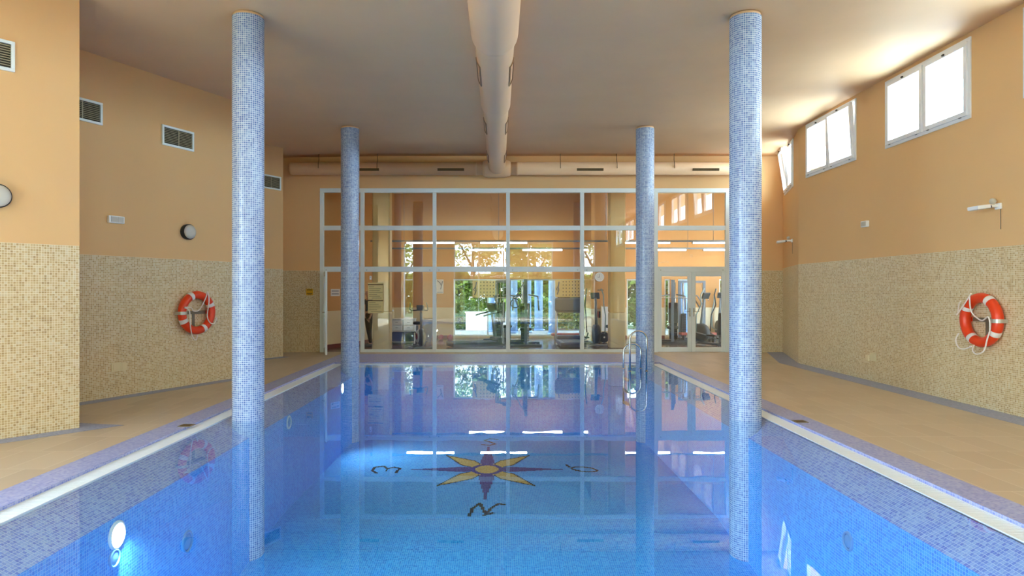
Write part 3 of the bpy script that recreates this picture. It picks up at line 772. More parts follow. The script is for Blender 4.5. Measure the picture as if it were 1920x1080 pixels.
uw(-1, 213, 1047, .075, 'pool_inlet', 'pale round inlet below the glowing underwater lamp')
uw(-1, 350, 1016, .11, 'pool_inlet', 'large dim round inlet beyond the glowing underwater lamp')
uw(1, 1591, 1015, .085, 'pool_inlet', 'pale round inlet in the pool side under the high windows')
# ladder
t = thing('pool_ladder', 'stainless steel pool ladder with two looped handrails in the water', 'ladder', (2.86, 13.67, 0))
def loop(x0, x1, y, ztop):
    r = (x1 - x0) / 2; cx = (x0 + x1) / 2
    pts = [(x0, y, -.75)] + [(x0, y, ztop - r - .02)] + [(cx - r * math.cos(a), y, ztop - r + r * math.sin(a)) for a in [PI * k / 16 for k in range(1, 16)]] + [(x1, y, ztop - r - .02), (x1, y, -.25 if x1 < .3 else -.2)]
    part('handrail', t, 'steel', lambda bm: tube(bm, pts, .02, 12))
    for xx in (x0, x1): part('flange', t, 'steel', lambda bm: lathe(bm, [(.03, -.01), (.03, .008)], 16, 'Z', (xx, y, 0)))
loop(2.69 - 2.86, 3.03 - 2.86, 13.44 - 13.67, .82); loop(2.645 - 2.86, 3.01 - 2.86, 13.9 - 13.67, .53)
for zz in (-.2, -.45, -.7): part('tread', t, 'grey', lambda bm: box(bm, -.24, -.16, -.23, .23, zz - .012, zz + .012), bevel=.004)

# ------------------------------------------------------------------ gym behind the screen
GY, GX0, GX1, GZ = 22.3, -4.75, 9.2, 4.95
OPEN = [(-1.54, 3.14), (4.35, 4.75), (5.64, 5.84), (6.1, 6.56), (7.5, 8.0)]
ZW = 2.05
bm = BM()
WX = -3.55
wall_cells(bm, (WX, GY), (GX1, GY), -0.05, GZ, 1.08, [(a - WX, b - WX, .1, ZW) for a, b in OPEN], 0)
wall_obj('wall_1', bm, ['cream', 'gymorange'], .2, 'gym end wall, orange above a cream dado, with garden windows')
bm = BM(); wall_cells(bm, (-5.3, YB + .1), (-4.3, 19.3), -.05, GZ, 1.08, []); wall_cells(bm, (-4.3, 19.3), (WX, GY), -.05, GZ, 1.08, [])
wall_obj('wall_2', bm, ['cream', 'gymorange'], .12, 'slanting gym side wall behind the open door')
bm = BM(); wall_cells(bm, (GX1, GY), (GX1, YB + .1), -.05, GZ, 1.08, [])
wall_obj('wall_3', bm, ['cream', 'gymorange'], .15, 'gym side wall beyond the double door')
def gf(bm): box(bm, -6, GX1 + .3, YB + .1, GY + .25, -.2, .03)
struct(part('floor_1', None, 'gym_floor', gf), 'brown polished gym floor')
struct(part('ceiling_1', None, 'cream', lambda bm: box(bm, -6, GX1 + .3, YB + .2, GY + .3, GZ, GZ + .2)), 'gym ceiling')
def skirt(bm):
    xs = [WX] + [v for o in OPEN for v in o] + [GX1]
    for a, b in zip(xs[0::2], xs[1::2]): box(bm, a, b, GY - .02, GY, .03, .13)
struct(part('baseboard_1', None, 'maroon', skirt))
def skirt2(bm):
    for a, b in (((-5.3, YB + .1), (-4.3, 19.3)), ((-4.3, 19.3), (WX, GY))):
        a, b = Vector(a), Vector(b); t = (b - a).normalized(); n = Vector((t.y, -t.x)) * .02
        v = [bm.verts.new((q.x, q.y, z)) for z in (.03, .14) for q in (a, b, b + n, a + n)]
        for f in ((0, 3, 2, 1), (4, 5, 6, 7), (0, 1, 5, 4), (1, 2, 6, 5), (2, 3, 7, 6), (3, 0, 4, 7)): bm.faces.new([v[i] for i in f])
struct(part('baseboard_2', None, 'maroon', skirt2))
for i, (a, b) in enumerate(OPEN):
    w, h = b - a, ZW - .1; root = sempty('window_%d' % (i + 20), 'gym window onto the garden terrace', (a, GY + .1, .1)); n = max(1, round(w / 1.2)); cw = w / n
    def fr(bm):
        box(bm, 0, w, -.03, .03, 0, .05); box(bm, 0, w, -.03, .03, h - .05, h)
        for k in range(n + 1):
            xx = min(max(k * cw, .025), w - .025); box(bm, xx - .025, xx + .025, -.03, .03, .05, h - .05)
    part('frame', root, 'white_metal', fr)
    for k in range(n): part('pane', root, 'glass', lambda bm: box(bm, k * cw + .02, (k + 1) * cw - .02, -.004, .004, .05, h - .05))
# pier on the end wall and the two free pillars
struct(part('wall_4', None, ['cream', 'gymorange'], lambda bm: (box(bm, 2.92, 3.95, 20.7, GY, .03, 1.08, 0), box(bm, 2.92, 3.95, 20.7, GY, 1.08, GZ, 1))), 'projecting wall pier inside the gym')
def gpillar(px0, px1, y, label, split):
    x0, x1 = (px0 - 935) / F * y, (px1 - 935) / F * y
    t = thing('gym_pillar', label, 'pillar', ((x0 + x1) / 2, y + .2, .03)); t['kind'] = 'thing'; w = (x1 - x0) / 2
    part('lower_shaft', t, 'cream', lambda bm: box(bm, -w, w, -.2, .2, 0, split), bevel=.03)
    part('upper_shaft', t, 'pillar', lambda bm: box(bm, -w, w, -.2, .2, split, GZ - .03), bevel=.03)
gpillar(698, 731, 17.95, 'square ochre pillar behind the two yellow notices', 1.03)
gpillar(1144, 1173, 18.45, 'square ochre and cream pillar behind the pool ladder', 1.0)
# notices
def notice(px0, px1, py0, py1, Y, label, bg, ink, lines, name='notice', grp=None):
    a, b = W(px0, py0, Y), W(px1, py1, Y); w, h = b.x - a.x, a.z - b.z
    t = thing(name, label, 'notice', ((a.x + b.x) / 2, Y, (a.z + b.z) / 2), group=grp)
    part('sheet', t, bg, lambda bm: box(bm, -w / 2, w / 2, -.006, 0, -h / 2, h / 2))
    def ln(bm):
        n = len(lines)
        for i, (f0, f1) in enumerate(lines):
            z = h / 2 - h * (i + .9) / (n + .8); box(bm, -w / 2 + w * f0, -w / 2 + w * f1, -.0085, -.006, z - h * .016, z + h * .016)
    part('text_line', t, ink, ln)
    return t, w, h
t, w, h = notice(690, 718.3, 534.5, 562, YF - .045, 'upper of two yellow printed notices on the glass by the pillar', 'yellowpaper', 'ink', [(.08, .4), (.08, .85), (.08, .78), (.06, .97), (.08, .6), (.08, .8), (.25, .9)], grp='yellow notices on the glass')
part('clip_rail', t, 'brown', lambda bm: box(bm, -w / 2, w / 2, -.012, 0, h / 2, h / 2 + .022))
part('header', t, 'yellowpaper', lambda bm: box(bm, -w / 2, w / 2, -.006, 0, h / 2 + .022, h / 2 + .06))
t, w, h = notice(690, 718.3, 564.5, 587, YF - .045, 'lower of two yellow printed notices on the glass by the pillar', 'yellowpaper', 'ink', [(.08, .5), (.08, .7), (.06, .88), (.08, .85), (.06, .6), (.2, .95)], grp='yellow notices on the glass')
part('clip_rail', t, 'brown', lambda bm: box(bm, -w / 2, w / 2, -.012, 0, h / 2, h / 2 + .022))
def on_wall2(px, py):
    a, b = Vector((-5.3, YB + .1)), Vector((-4.3, 19.3)); d = b - a; k = (px - 935) / F
    s = (k * a.y - a.x) / (d.x - k * d.y); p = a + d * s; return (p.x, p.y, CAMZ - (py - 545) / F * p.y), math.atan2(d.y, d.x)
pos, ang = on_wall2(628.5, 548.5)
t = thing('notice', 'white paper notice on the orange wall seen through the open door', 'notice', pos, ang)
part('sheet', t, 'paper', lambda bm: box(bm, -.19, .19, -.01, -.002, -.1, .1))
part('text_line', t, 'inkgrey', lambda bm: [box(bm, -.16, .14, -.0125, -.01, z - .006, z + .006) for z in (.06, .03, -.03, -.05)])
p = W(695, 521, YF - .045)
t = thing('intercom', 'small white device above the yellow notices', 'device', (p.x, p.y, p.z)); part('housing', t, 'white_plastic', lambda bm: box(bm, -.025, .025, -.03, 0, -.05, .05), bevel=.006); part('lens', t, 'dark', lambda bm: lathe(bm, [(.01, -.034), (.01, -.03)], 12, 'Y', (0, 0, .02)))
# sports poster, exercise charts
p = W(825, 537, GY - .01)
t = thing('poster', 'white sports poster with a dark figure on the orange gym wall', 'poster', (p.x, GY - .012, p.z))
part('sheet', t, 'paper', lambda bm: box(bm, -.12, .12, -.004, 0, -.24, .24))
part('printed_figure', t, 'inkgrey', lambda bm: (tube(bm, [(-.09, -.006, .2), (.0, -.006, .12), (.05, -.006, .02), (.02, -.006, -.1), (.09, -.006, .18)], .018, 6), box(bm, -.1, .1, -.006, -.004, -.21, -.19)))
def chart(px0, px1, py0, py1, label):
    Y = GY - .12; a, b = W(px0, py0, Y), W(px1, py1, Y); w, h = b.x - a.x, a.z - b.z
    t = thing('exercise_chart', label, 'poster', ((a.x + b.x) / 2, Y, (a.z + b.z) / 2), group='exercise charts on the gym windows')
    part('sheet', t, 'yellowpaper', lambda bm: box(bm, -w / 2, w / 2, -.006, 0, -h / 2, h / 2))
    part('printed_figure', t, 'inkgrey', lambda bm: (tube(bm, [(-w * .34, -.008, h * .42), (-w * .38, -.008, h * .1), (-w * .36, -.008, -h * .1), (-w * .42, -.008, -h * .35)], .022, 6), tube(bm, [(-w * .38, -.008, h * .15), (-w * .46, -.008, -h * .05), (-w * .4, -.008, -h * .1)], .016, 6)))
    def ic(bm):
        for r in range(5):
            for c in range(6):
                x, z = -w * .18 + w * .62 * c / 5, h * .4 - h * .78 * r / 4
                box(bm, x - .012, x + .012, -.0085, -.006, z - .022, z + .022)
    part('icon_grid', t, 'dark', ic)
chart(1041, 1087.5, 525, 557, 'cream exercise chart with a figure above the big grey console')
chart(886, 934, 526, 558, 'cream exercise chart covered in small icons beside the garden trees')
# wall clock
p = W(1124, 519.5, 20.68)
t = thing('wall_clock', 'round pale wall clock on the gym pier', 'clock', (p.x, 20.7, p.z))
part('case', t, 'white_plastic', lambda bm: lathe(bm, [(.14, 0), (.145, -.02), (.14, -.04), (.125, -.04), (.125, -.03)], 36, 'Y', cap=False))
part('dial', t, 'paper', lambda bm: lathe(bm, [(.126, -.005), (.126, -.032)], 36, 'Y'))
part('hand', t, 'dark', lambda bm: (box(bm, -.005, .005, -.036, -.033, -.01, .09), box(bm, -.06, .005, -.036, -.033, -.005, .005)))
# suspended light rows
def row(Y, z, dark, lamps, lbl):
    t = thing('light_trunking', 'long thin grey light trunking hung across the gym, %s row' % lbl, 'light rail', (1.5, Y, z), group='suspended light trunking in the gym')
    part('rail', t, 'grey', lambda bm: box(bm, -5.2, 6.6, -.03, .03, .0, .05))
    for x in (-4.6, -1.5, 1.6, 4.7): part('suspension_wire', t, 'grey', lambda bm: tube(bm, [(x, 0, .05), (x, 0, GZ - z)], .006, 6))
    for k, (a, b) in enumerate(lamps):
        xa, xb = (a - 935) / F * Y, (b - 935) / F * Y
        l = thing('tube_light', 'glowing white tube light in the %s gym row, %s' % (lbl, ORD[k]), 'tube light', ((xa + xb) / 2, Y, z), group='tube lights in the gym'); hw = (xb - xa) / 2
        part('tube', l, 'tube_on', lambda bm: box(bm, -hw, hw, -.028, .028, -.045, -.006))
        for e0, e1 in ((-hw - .02, -hw), (hw, hw + .02)): part('cap', l, 'grey', lambda bm: box(bm, e0, e1, -.03, .03, -.05, 0))
ORD = ['first from the open door', 'second from the open door', 'third from the open door', 'fourth from the open door', 'last of its row']
row(18.95, 3.056, None, [(763, 852), (901, 988), (1172, 1256), (1299, 1388)], 'nearer')
row(21.5, 3.01, None, [(880, 945), (980, 1054), (1095, 1150), (1205, 1286), (1319, 1392)], 'farther')

# ---- gym furniture
def gx(px, Y): return (px - 935) / F * Y
Z0 = .03
# cabinet with bins
t = thing('cabinet', 'white drawer cabinet behind the exercise bike', 'cabinet', (gx(755, 19.9), 19.9, Z0))
w = .36
part('carcass', t, 'white_plastic', lambda bm: (box(bm, -w, w, .38, .4, 0, .74), box(bm, -w, -w + .02, 0, .38, 0, .74), box(bm, w - .02, w, 0, .38, 0, .74), box(bm, -w + .02, w - .02, 0, .38, .06, .08), box(bm, -w + .02, w - .02, 0, .38, .38, .4)))
part('worktop', t, 'white_plastic', lambda bm: box(bm, -w - .01, w + .01, -.02, .41, .74, .77), bevel=.004)
for i in range(2):
    for j in range(2):
        d = part('drawer', t, 'white_plastic', lambda bm: box(bm, -w + .03 + i * w, -.01 + i * w - .01, -.015, .3, .41 + j * .165, .565 + j * .165), bevel=.004)
        part('knob', d, 'grey', lambda bm: box(bm, -w / 2 - .04 + i * w, -w / 2 + .04 + i * w, -.03, -.015, .49 + j * .165, .5 + j * .165))
for i in range(2):
    b = thing('storage_bin', ['dark blue storage bin under the cabinet drawers, next to the pillar', 'dark blue storage bin under the cabinet drawers, next to the bike'][i], 'bin', (gx(755, 19.9) - .17 + i * .35, 19.92, Z0 + .08), group='dark blue bins in the white cabinet')
    part('bin_body', b, 'navy', lambda bm: box(bm, -.155, .155, -.01, .33, .004, .27), bevel=.01)
    part('bin_rim', b, 'navy', lambda bm: box(bm, -.16, .16, -.02, .34, .25, .275), bevel=.004)
t = thing('canister', 'pale cream canister standing on the white cabinet', 'canister', (gx(735, 20), 20.05, Z0 + .77))
part('body', t, 'cover', lambda bm: lathe(bm, [(.06, 0), (.065, .02), (.065, .2), (.05, .22)], 24)); part('lid', t, 'white_plastic', lambda bm: lathe(bm, [(.052, .22), (.052, .25), (.02, .265)], 24))
# exercise bike
def bike(x, y, rz, label):
    t = thing('exercise_bike', label, 'exercise bike', (x, y, Z0), rz)
    part('base_frame', t, 'grey', lambda bm: (tube(bm, [(-.5, 0, .05), (.5, 0, .05)], .03, 8), tube(bm, [(-.5, -.25, .03), (-.5, .25, .03)], .03, 8), tube(bm, [(.5, -.25, .03), (.5, .25, .03)], .03, 8), tube(bm, [(-.25, 0, .06), (-.12, 0, .62)], .03, 8), tube(bm, [(.3, 0, .06), (.22, 0, 1.0)], [.05, .035], 8)))
    part('flywheel', t, 'dark', lambda bm: lathe(bm, [(.06, -.05), (.24, -.045), (.25, 0), (.24, .045), (.06, .05)], 32, 'Y', (.28, 0, .3)))
    part('shroud', t, 'white_plastic', lambda bm: lathe(bm, [(.05, -.075), (.17, -.07), (.19, 0), (.17, .07), (.05, .075)], 28, 'Y', (.05, 0, .32)))
    part('accent', t, 'red', lambda bm: lathe(bm, [(.09, -.08), (.1, 0), (.09, .08)], 24, 'Y', (.05, 0, .32)))
    part('saddle', t, 'black', lambda bm: lathe(bm, [(.02, -.02), (.1, -.01), (.13, .03), (.1, .07), (.02, .08)], 20, 'Z', (-.14, 0, .66)))
    part('console', t, 'dark', lambda bm: box(bm, .16, .2, -.11, .11, 1.06, 1.22, rot=Matrix.Rotation(-.3, 3, 'Y'), org=(.2, 0, 1.1)), bevel=.01)
    part('handlebar', t, 'black', lambda bm: (tube(bm, [(.22, 0, 1.0), (.2, 0, 1.08), (.16, -.2, 1.06), (.02, -.27, 1.08), (-.02, -.24, 1.28)], .016, 8), tube(bm, [(.2, 0, 1.08), (.16, .2, 1.06), (.02, .27, 1.08), (-.02, .24, 1.28)], .016, 8)))
    for s in (-1, 1): part('pedal', t, 'black', lambda bm: (tube(bm, [(.05, s * .08, .32), (.05 + s * .1, s * .09, .32 - s * .12)], .014, 6), box(bm, s * .1, .1 + s * .1, s * .14 - .05, s * .14 + .05, .31 - s * .12, .335 - s * .12)))
    return t
bike(gx(785, 18.7), 18.7, -1.15, 'exercise bike with dark handlebars before the white cabinet')
# blue tub
t = thing('mat_tub', 'tall slate blue tub tapering to its base beside the bike', 'tub', (gx(802, 20.8), 20.8, Z0))
part('tub_body', t, 'matblue', lambda bm: lathe(bm, [(.11, 0), (.16, .3), (.2, .7), (.205, .72), (.185, .72), (.15, .3), (.09, .03)], 28)); part('tub_rim', t, 'dark', lambda bm: torus(bm, .2, .012, 32, 8, 'Z', (0, 0, .72)))
# red dumbbells
for i, px in enumerate((826.5, 843.5)):
    t = thing('dumbbell', ['red round dumbbell by the gym wall next to the bike', 'red round dumbbell by the gym wall next to the garden window'][i], 'dumbbell', (gx(px, 21.6), 21.6, Z0 + .085), PI / 2, 'red dumbbells on the gym floor')
    part('handle', t, 'steel', lambda bm: tube(bm, [(-.06, 0, 0), (.06, 0, 0)], .014, 10))
    for s in (-1, 1): part('weight_plate', t, 'red', lambda bm: lathe(bm, [(.04, s * .055), (.082, s * .06), (.085, s * .09), (.07, s * .115), (.02, s * .118)], 24, 'X'))
# treadmill
def treadmill(x, y, rz, label, big=False):
    t = thing('treadmill', label, 'treadmill', (x, y, Z0), rz)
    part('deck', t, 'dark', lambda bm: box(bm, -.8, .75, -.36, .36, .03, .16), bevel=.02)
    part('running_belt', t, 'black', lambda bm: box(bm, -.76, .55, -.25, .25, .16, .168))
    part('motor_cover', t, 'dark', lambda bm: box(bm, .52, .85, -.36, .36, .14, .27), bevel=.04)
    for s in (-1, 1):
        u_ = part('upright', t, 'white_plastic' if big else 'grey', lambda bm: tube(bm, [(.7, s * .37, .1), (.6, s * .37, 1.05)], .034, 10))
        part('handrail', t, 'dark', lambda bm: tube(bm, [(.6, s * .37, 1.02), (.2, s * .36, .93), (.1, s * .36, .9)], .022, 8))
    if big: part('console', t, 'slategrey', lambda bm: box(bm, .5, .6, -.42, .42, 1.0, 1.42, rot=Matrix.Rotation(-.2, 3, 'Y'), org=(.55, 0, 1.0)), bevel=.05)
    else: part('console', t, 'dark', lambda bm: box(bm, .5, .58, -.38, .38, .98, 1.28, rot=Matrix.Rotation(-.35, 3, 'Y'), org=(.55, 0, 1.0)), bevel=.04)
    part('crossbar', t, 'grey', lambda bm: tube(bm, [(.6, -.37, .98), (.6, .37, .98)], .025, 8))
    return t
treadmill(gx(893, 18.9), 18.9, .35, 'low dark treadmill before the bright garden window')
treadmill(gx(1070, 19.2), 19.2, PI / 2, 'treadmill with a big grey console under the exercise chart', True)
# weight machines
def tower(x, y, rz, label, ring=False):
    t = thing('weight_machine', label, 'weight machine', (x, y, Z0), rz, 'weight machines in the gym')
    part('base_frame', t, 'dark', lambda bm: (box(bm, -.45, .45, -.5, -.42, 0, .07), box(bm, -.45, .45, .42, .5, 0, .07), box(bm, -.04, .04, -.42, .42, 0, .07)))
    part('mast', t, 'slategrey', lambda bm: (box(bm, -.04, .04, -.44, -.36, .07, 1.95), box(bm, -.04, .04, .36, .44, .07, 1.95), box(bm, -.04, .04, -.36, .36, 1.88, 1.95)))
    part('weight_stack', t, 'black', lambda bm: [box(bm, -.12, .12, .2, .36, .1 + k * .055, .148 + k * .055) for k in range(14)])
    part('guide_rod', t, 'steel', lambda bm: (tube(bm, [(-.06, .28, .07), (-.06, .28, 1.88)], .012, 8), tube(bm, [(.06, .28, .07), (.06, .28, 1.88)], .012, 8)))
    part('cable', t, 'black', lambda bm: tube(bm, [(0, .28, .9), (0, .28, 1.85), (0, -.3, 1.85), (0, -.42, 1.4)], .006, 6))
    part('seat', t, 'black', lambda bm: box(bm, -.17, .17, -.3, .06, .45, .53), bevel=.03)
    part('seat_post', t, 'grey', lambda bm: box(bm, -.03, .03, -.15, -.09, .07, .45))
    part('backrest', t, 'black', lambda bm: box(bm, -.14, .14, .06, .13, .6, 1.25), bevel=.03)
    if ring:
        part('grip_ring', t, 'dark', lambda bm: torus(bm, .13, .014, 28, 8, 'Y', (-.3, -.2, 1.25)))
        part('grip_arm', t, 'grey', lambda bm: tube(bm, [(-.3, -.2, 1.38), (-.15, 0, 1.7), (0, .1, 1.9)], .016, 8))
    else:
        part('pull_bar', t, 'steel', lambda bm: tube(bm, [(-.5, -.42, 1.3), (-.4, -.42, 1.4), (.4, -.42, 1.4), (.5, -.42, 1.3)], .014, 8))
    for s in (-1, 1): part('press_arm', t, 'grey', lambda bm: tube(bm, [(s * .1, .1, 1.5), (s * .36, -.1, 1.45), (s * .38, -.35, 1.05)], .022, 8))
    return t
tower(gx(985, 19.4), 19.4, 0, 'dark weight machine with a grip ring among the blue terrace columns', True)
tower(gx(943, 20.9), 20.9, .5, 'tall dark weight machine behind the screen mullion by the treadmill')
tower(gx(1262, 20.3), 20.3, -.3, 'bulky weight tower seen through the first leaf of the double door')
tower(gx(1297, 21.7), 21.7, 1.5, 'weight machine in front of the bright strip behind the double door')
def elliptical(x, y, rz, label):
    t = thing('elliptical_trainer', label, 'elliptical trainer', (x, y, Z0), rz, 'elliptical trainers in the gym')
    part('base_frame', t, 'grey', lambda bm: (tube(bm, [(-.75, 0, .06), (.6, 0, .06)], .035, 8), tube(bm, [(-.75, -.28, .04), (-.75, .28, .04)], .03, 8), tube(bm, [(.6, -.28, .04), (.6, .28, .04)], .03, 8)))
    part('drive_housing', t, 'dark', lambda bm: lathe(bm, [(.05, -.09), (.26, -.08), (.29, 0), (.26, .08), (.05, .09)], 28, 'Y', (.4, 0, .36)))
    part('mast', t, 'grey', lambda bm: tube(bm, [(.45, 0, .5), (.3, 0, 1.4)], [.05, .035], 8))
    part('console', t, 'dark', lambda bm: box(bm, .24, .3, -.13, .13, 1.38, 1.58, rot=Matrix.Rotation(-.5, 3, 'Y'), org=(.27, 0, 1.4)), bevel=.02)
    for s in (-1, 1):
        part('moving_arm', t, 'paleteal' if s > 0 else 'dark', lambda bm: tube(bm, [(.35, s * .27, .4), (.32, s * .29, .9), (.12, s * .28, 1.2), (.16, s * .26, 1.5), (.05, s * .22, 1.68)], .018, 8))
        part('pedal', t, 'black', lambda bm: box(bm, -.42, -.05, s * .18 - .07, s * .18 + .07, .25 + s * .05, .29 + s * .05), bevel=.012)
        part('pedal_bar', t, 'grey', lambda bm: tube(bm, [(-.7, s * .18, .12), (-.2, s * .18, .23 + s * .05), (.38, s * .24, .38)], .02, 8))
    return t
elliptical(gx(1109, 20.0), 19.55, -1.52, 'elliptical trainer with pale arms beside the pier clock')
elliptical(gx(1334, 19.3), 19.3, 2.0, 'elliptical trainer with curved arms behind the second door leaf')
elliptical(gx(1357, 21.5), 21.5, 1.57, 'elliptical trainer farther back behind the second door leaf')
# upright bench at the door edge
t = thing('weight_bench', 'black upright padded bench at the edge of the second door leaf', 'bench', (gx(1360, 17.95), 17.95, Z0), .4)
part('backrest', t, 'black', lambda bm: box(bm, -.15, .15, .1, .2, .38, 1.02, rot=Matrix.Rotation(.12, 3, 'X'), org=(0, .15, .4)), bevel=.04); part('seat', t, 'black', lambda bm: box(bm, -.16, .16, -.32, .1, .34, .42), bevel=.03)
part('frame', t, 'grey', lambda bm: (tube(bm, [(0, -.35, .05), (0, .3, .05)], .03, 8), tube(bm, [(-.25, .3, .03), (.25, .3, .03)], .03, 8), tube(bm, [(-.25, -.35, .03), (.25, -.35, .03)], .03, 8), tube(bm, [(0, -.1, .05), (0, -.1, .34)], .03, 8), tube(bm, [(0, .25, .05), (0, .2, .6)], .03, 8)))
# low red mats
for (px, Y, w, lb) in ((1310, 20.98, .6, 'long low red-brown bench behind the double door'), (1060, 20.7, .45, 'low red-brown bench behind the grey console treadmill')):
    t = thing('low_bench', lb, 'bench', (gx(px, Y), Y, Z0), group='low red-brown gym benches')
    part('seat', t, 'benchred', lambda bm: box(bm, -w, w, -.16, .16, .2, .28), bevel=.02)
    for sx in (-1, 1): part('leg', t, 'dark', lambda bm: (box(bm, sx * (w - .12) - .02, sx * (w - .12) + .02, -.13, .13, 0, .2)))
# things by the pier
t = thing('weight_plate', 'round black weight plate with pale hub leaning by the pillar', 'weight plate', (gx(1134, 20.3), 20.42, Z0 + .17))
part('disc', t, 'black', lambda bm: lathe(bm, [(.03, -.025), (.13, -.03), (.165, -.02), (.17, 0), (.165, .02), (.03, .025)], 36, 'Y')); part('hub', t, 'paper', lambda bm: lathe(bm, [(.028, -.034), (.028, -.02)], 16, 'Y'))
t = thing('cable_station', 'white upright cable station against the gym pier', 'cable station', (gx(1134, 20.6), 20.6, Z0))
part('side_post', t, 'cover', lambda bm: box(bm, -.13, -.1, -.02, .02, 0, 1.15)); part('panel', t, 'white_plastic', lambda bm: box(bm, -.1, .14, .0, .03, .35, 1.12)); part('foot', t, 'cover', lambda bm: box(bm, -.15, .15, -.05, .08, 0, .04)); part('pulley', t, 'dark', lambda bm: lathe(bm, [(.05, -.03), (.05, 0)], 20, 'Y', (.07, 0, .5)))
for i, (px, py, c, lb) in enumerate(((1121, 590, 'red', 'red and black skipping handle hung on the pier, nearer the clock'), (1124.5, 590, 'black', 'black skipping handle hung on the pier beside the red one'))):
    p = W(px, py, 20.68); t = thing('hanging_handle', lb, 'handle', (p.x, 20.7, p.z), group='handles hung on the pier')
    part('grip', t, c, lambda bm: tube(bm, [(0, -.02, .1), (0, -.025, -.1)], .02, 8)); part('hook', t, 'dark', lambda bm: tube(bm, [(0, 0, .12), (0, -.02, .12), (0, -.02, .1)], .006, 6))
p = W(1126, 544, 20.68); t = thing('wall_hook_rail', 'short dark hook rail on the orange pier below the clock', 'hook rail', (p.x, 20.7, p.z))
part('board', t, 'bracket', lambda bm: box(bm, -.1, .1, -.015, 0, -.015, .015)); part('hook', t, 'dark', lambda bm: [tube(bm, [(x, -.015, 0), (x, -.04, -.01), (x, -.045, .015)], .006, 6) for x in (-.07, 0, .07)])
for i, px in enumerate((1113.5, 1117.5, 1121.5)):
    t = thing('dumbbell', ['small black dumbbell on the floor, nearest the elliptical trainer', 'small black dumbbell on the floor, middle of the three', 'small black dumbbell on the floor, nearest the weight plate'][i], 'dumbbell', (gx(px + 2, 20.6), 20.6, Z0 + .05), PI / 2, 'black dumbbells on the gym floor')
    part('handle', t, 'steel', lambda bm: tube(bm, [(-.05, 0, 0), (.05, 0, 0)], .012, 8))
    for s in (-1, 1): part('weight_plate', t, 'black', lambda bm: lathe(bm, [(.03, s * .05), (.027, s * .055) if False else (.031, s * .055), (.031, s * .1), (.01, s * .105)], 6, 'X', smooth=False))

# ---- person half hidden by the pillar
def skinned(name, verts, edges, radii, mat, parent, root=0, lv=2):
    me = bpy.data.meshes.new(name); bm = BM()
    L = bm.verts.layers.skin.verify(); vs = [bm.verts.new(v) for v in verts]
    for v, r in zip(vs, radii):
        v[L].radius = (r, r) if not isinstance(r, tuple) else r
    for e in edges: bm.edges.new((vs[e[0]], vs[e[1]]))
    vs[root][L].use_root = True
    bm.to_mesh(me); bm.free(); me.materials.append(M[mat])
    o = bpy.data.objects.new(name, me); COL.objects.link(o); o.parent = parent
    s = o.modifiers.new('skin', 'SKIN'); s.use_smooth_shade = True
    d = o.modifiers.new('sub', 'SUBSURF'); d.levels = d.render_levels = lv
    return o
px_ = gx(691, 19.0)
pn = thing('person', 'person in dark leggings and blue top standing behind the ochre pillar', 'person', (px_, 19.0, Z0), -.9)
V = [(0, 0, .90), (0, .01, 1.08), (0, 0, 1.28), (0, .02, 1.38), (0, -.01, 1.46), (0, -.03, 1.54), (0, -.02, 1.62),
     (.09, 0, .86), (.10, -.02, .48), (.10, .02, .09), (.11, -.10, .045), (-.09, 0, .86), (-.11, .05, .48), (-.11, .12, .09), (-.12, .01, .045),
     (.17, .01, 1.35), (.22, .03, 1.10), (.21, -.05, .88), (.21, -.09, .80), (-.17, .01, 1.35), (-.22, .04, 1.10), (-.20, -.04, .88), (-.20, -.08, .80)]
E = [(0, 1), (1, 2), (2, 3), (3, 4), (4, 5), (5, 6), (0, 7), (7, 8), (8, 9), (9, 10), (0, 11), (11, 12), (12, 13), (13, 14), (2, 15), (15, 16), (16, 17), (17, 18), (2, 19), (19, 20), (20, 21), (21, 22)]
R_ = [(.14, .10), (.115, .085), (.13, .09), .055, .05, .082, .075, .085, .058, .036, .032, .085, .058, .036, .032, .048, .038, .028, .026, .048, .038, .028, .026]
skinned('body', V, E, R_, 'skin', pn)
for s in (-1, 1):
    for k in range(4):
        bx = s * (.205) + (k - 1.5) * .012
        part('finger', pn, 'skin', lambda bm: tube(bm, [(bx, -.09 if s > 0 else -.08, .79), (bx, -.10, .75), (bx, -.09, .71 + .006 * abs(k - 1.5))], [.008, .0075, .006], 8))
    part('thumb', pn, 'skin', lambda bm: tube(bm, [(s * .19, -.1, .82), (s * .175, -.125, .785), (s * .178, -.13, .75)], [.009, .0085, .007], 8))
skinned('leggings', [V[0], V[7], V[8], V[9], V[11], V[12], V[13], (0, .005, 1.0)], [(0, 1), (1, 2), (2, 3), (0, 4), (4, 5), (5, 6), (0, 7)], [(.148, .11), .093, .066, .044, .093, .066, .044, (.13, .098)], 'legging', pn)
skinned('top', [(0, .005, .98), V[1], V[2], (0, .015, 1.36), V[15], (.2, .02, 1.2), V[19], (-.2, .03, 1.2)], [(0, 1), (1, 2), (2, 3), (2, 4), (4, 5), (2, 6), (6, 7)], [(.145, .108), (.125, .095), (.14, .1), .066, .058, .052, .058, .052], 'teal_shirt', pn)
skinned('hair', [(0, .02, 1.63), (0, .05, 1.55), (0, .07, 1.45)], [(0, 1), (1, 2)], [.082, .07, .035], 'hair', pn)
for s in (-1, 1):
    part('shoe', pn, 'dark', lambda bm: lathe(bm, [(.02, -.15), (.045, -.1), (.05, 0), (.045, .06), (.02, .09)], 16, 'Y', (.11 * s, -.04 if s > 0 else .07, .045)))
    part('eye', pn, 'paper', lambda bm: lathe(bm, [(.002, -.01), (.011, 0), (.002, .01)], 10, 'Y', (.03 * s, -.1, 1.565)))
    part('ear', pn, 'skin', lambda bm: lathe(bm, [(.008, -.01), (.026, 0), (.008, .01)], 12, 'X', (.082 * s, -.02, 1.555)))
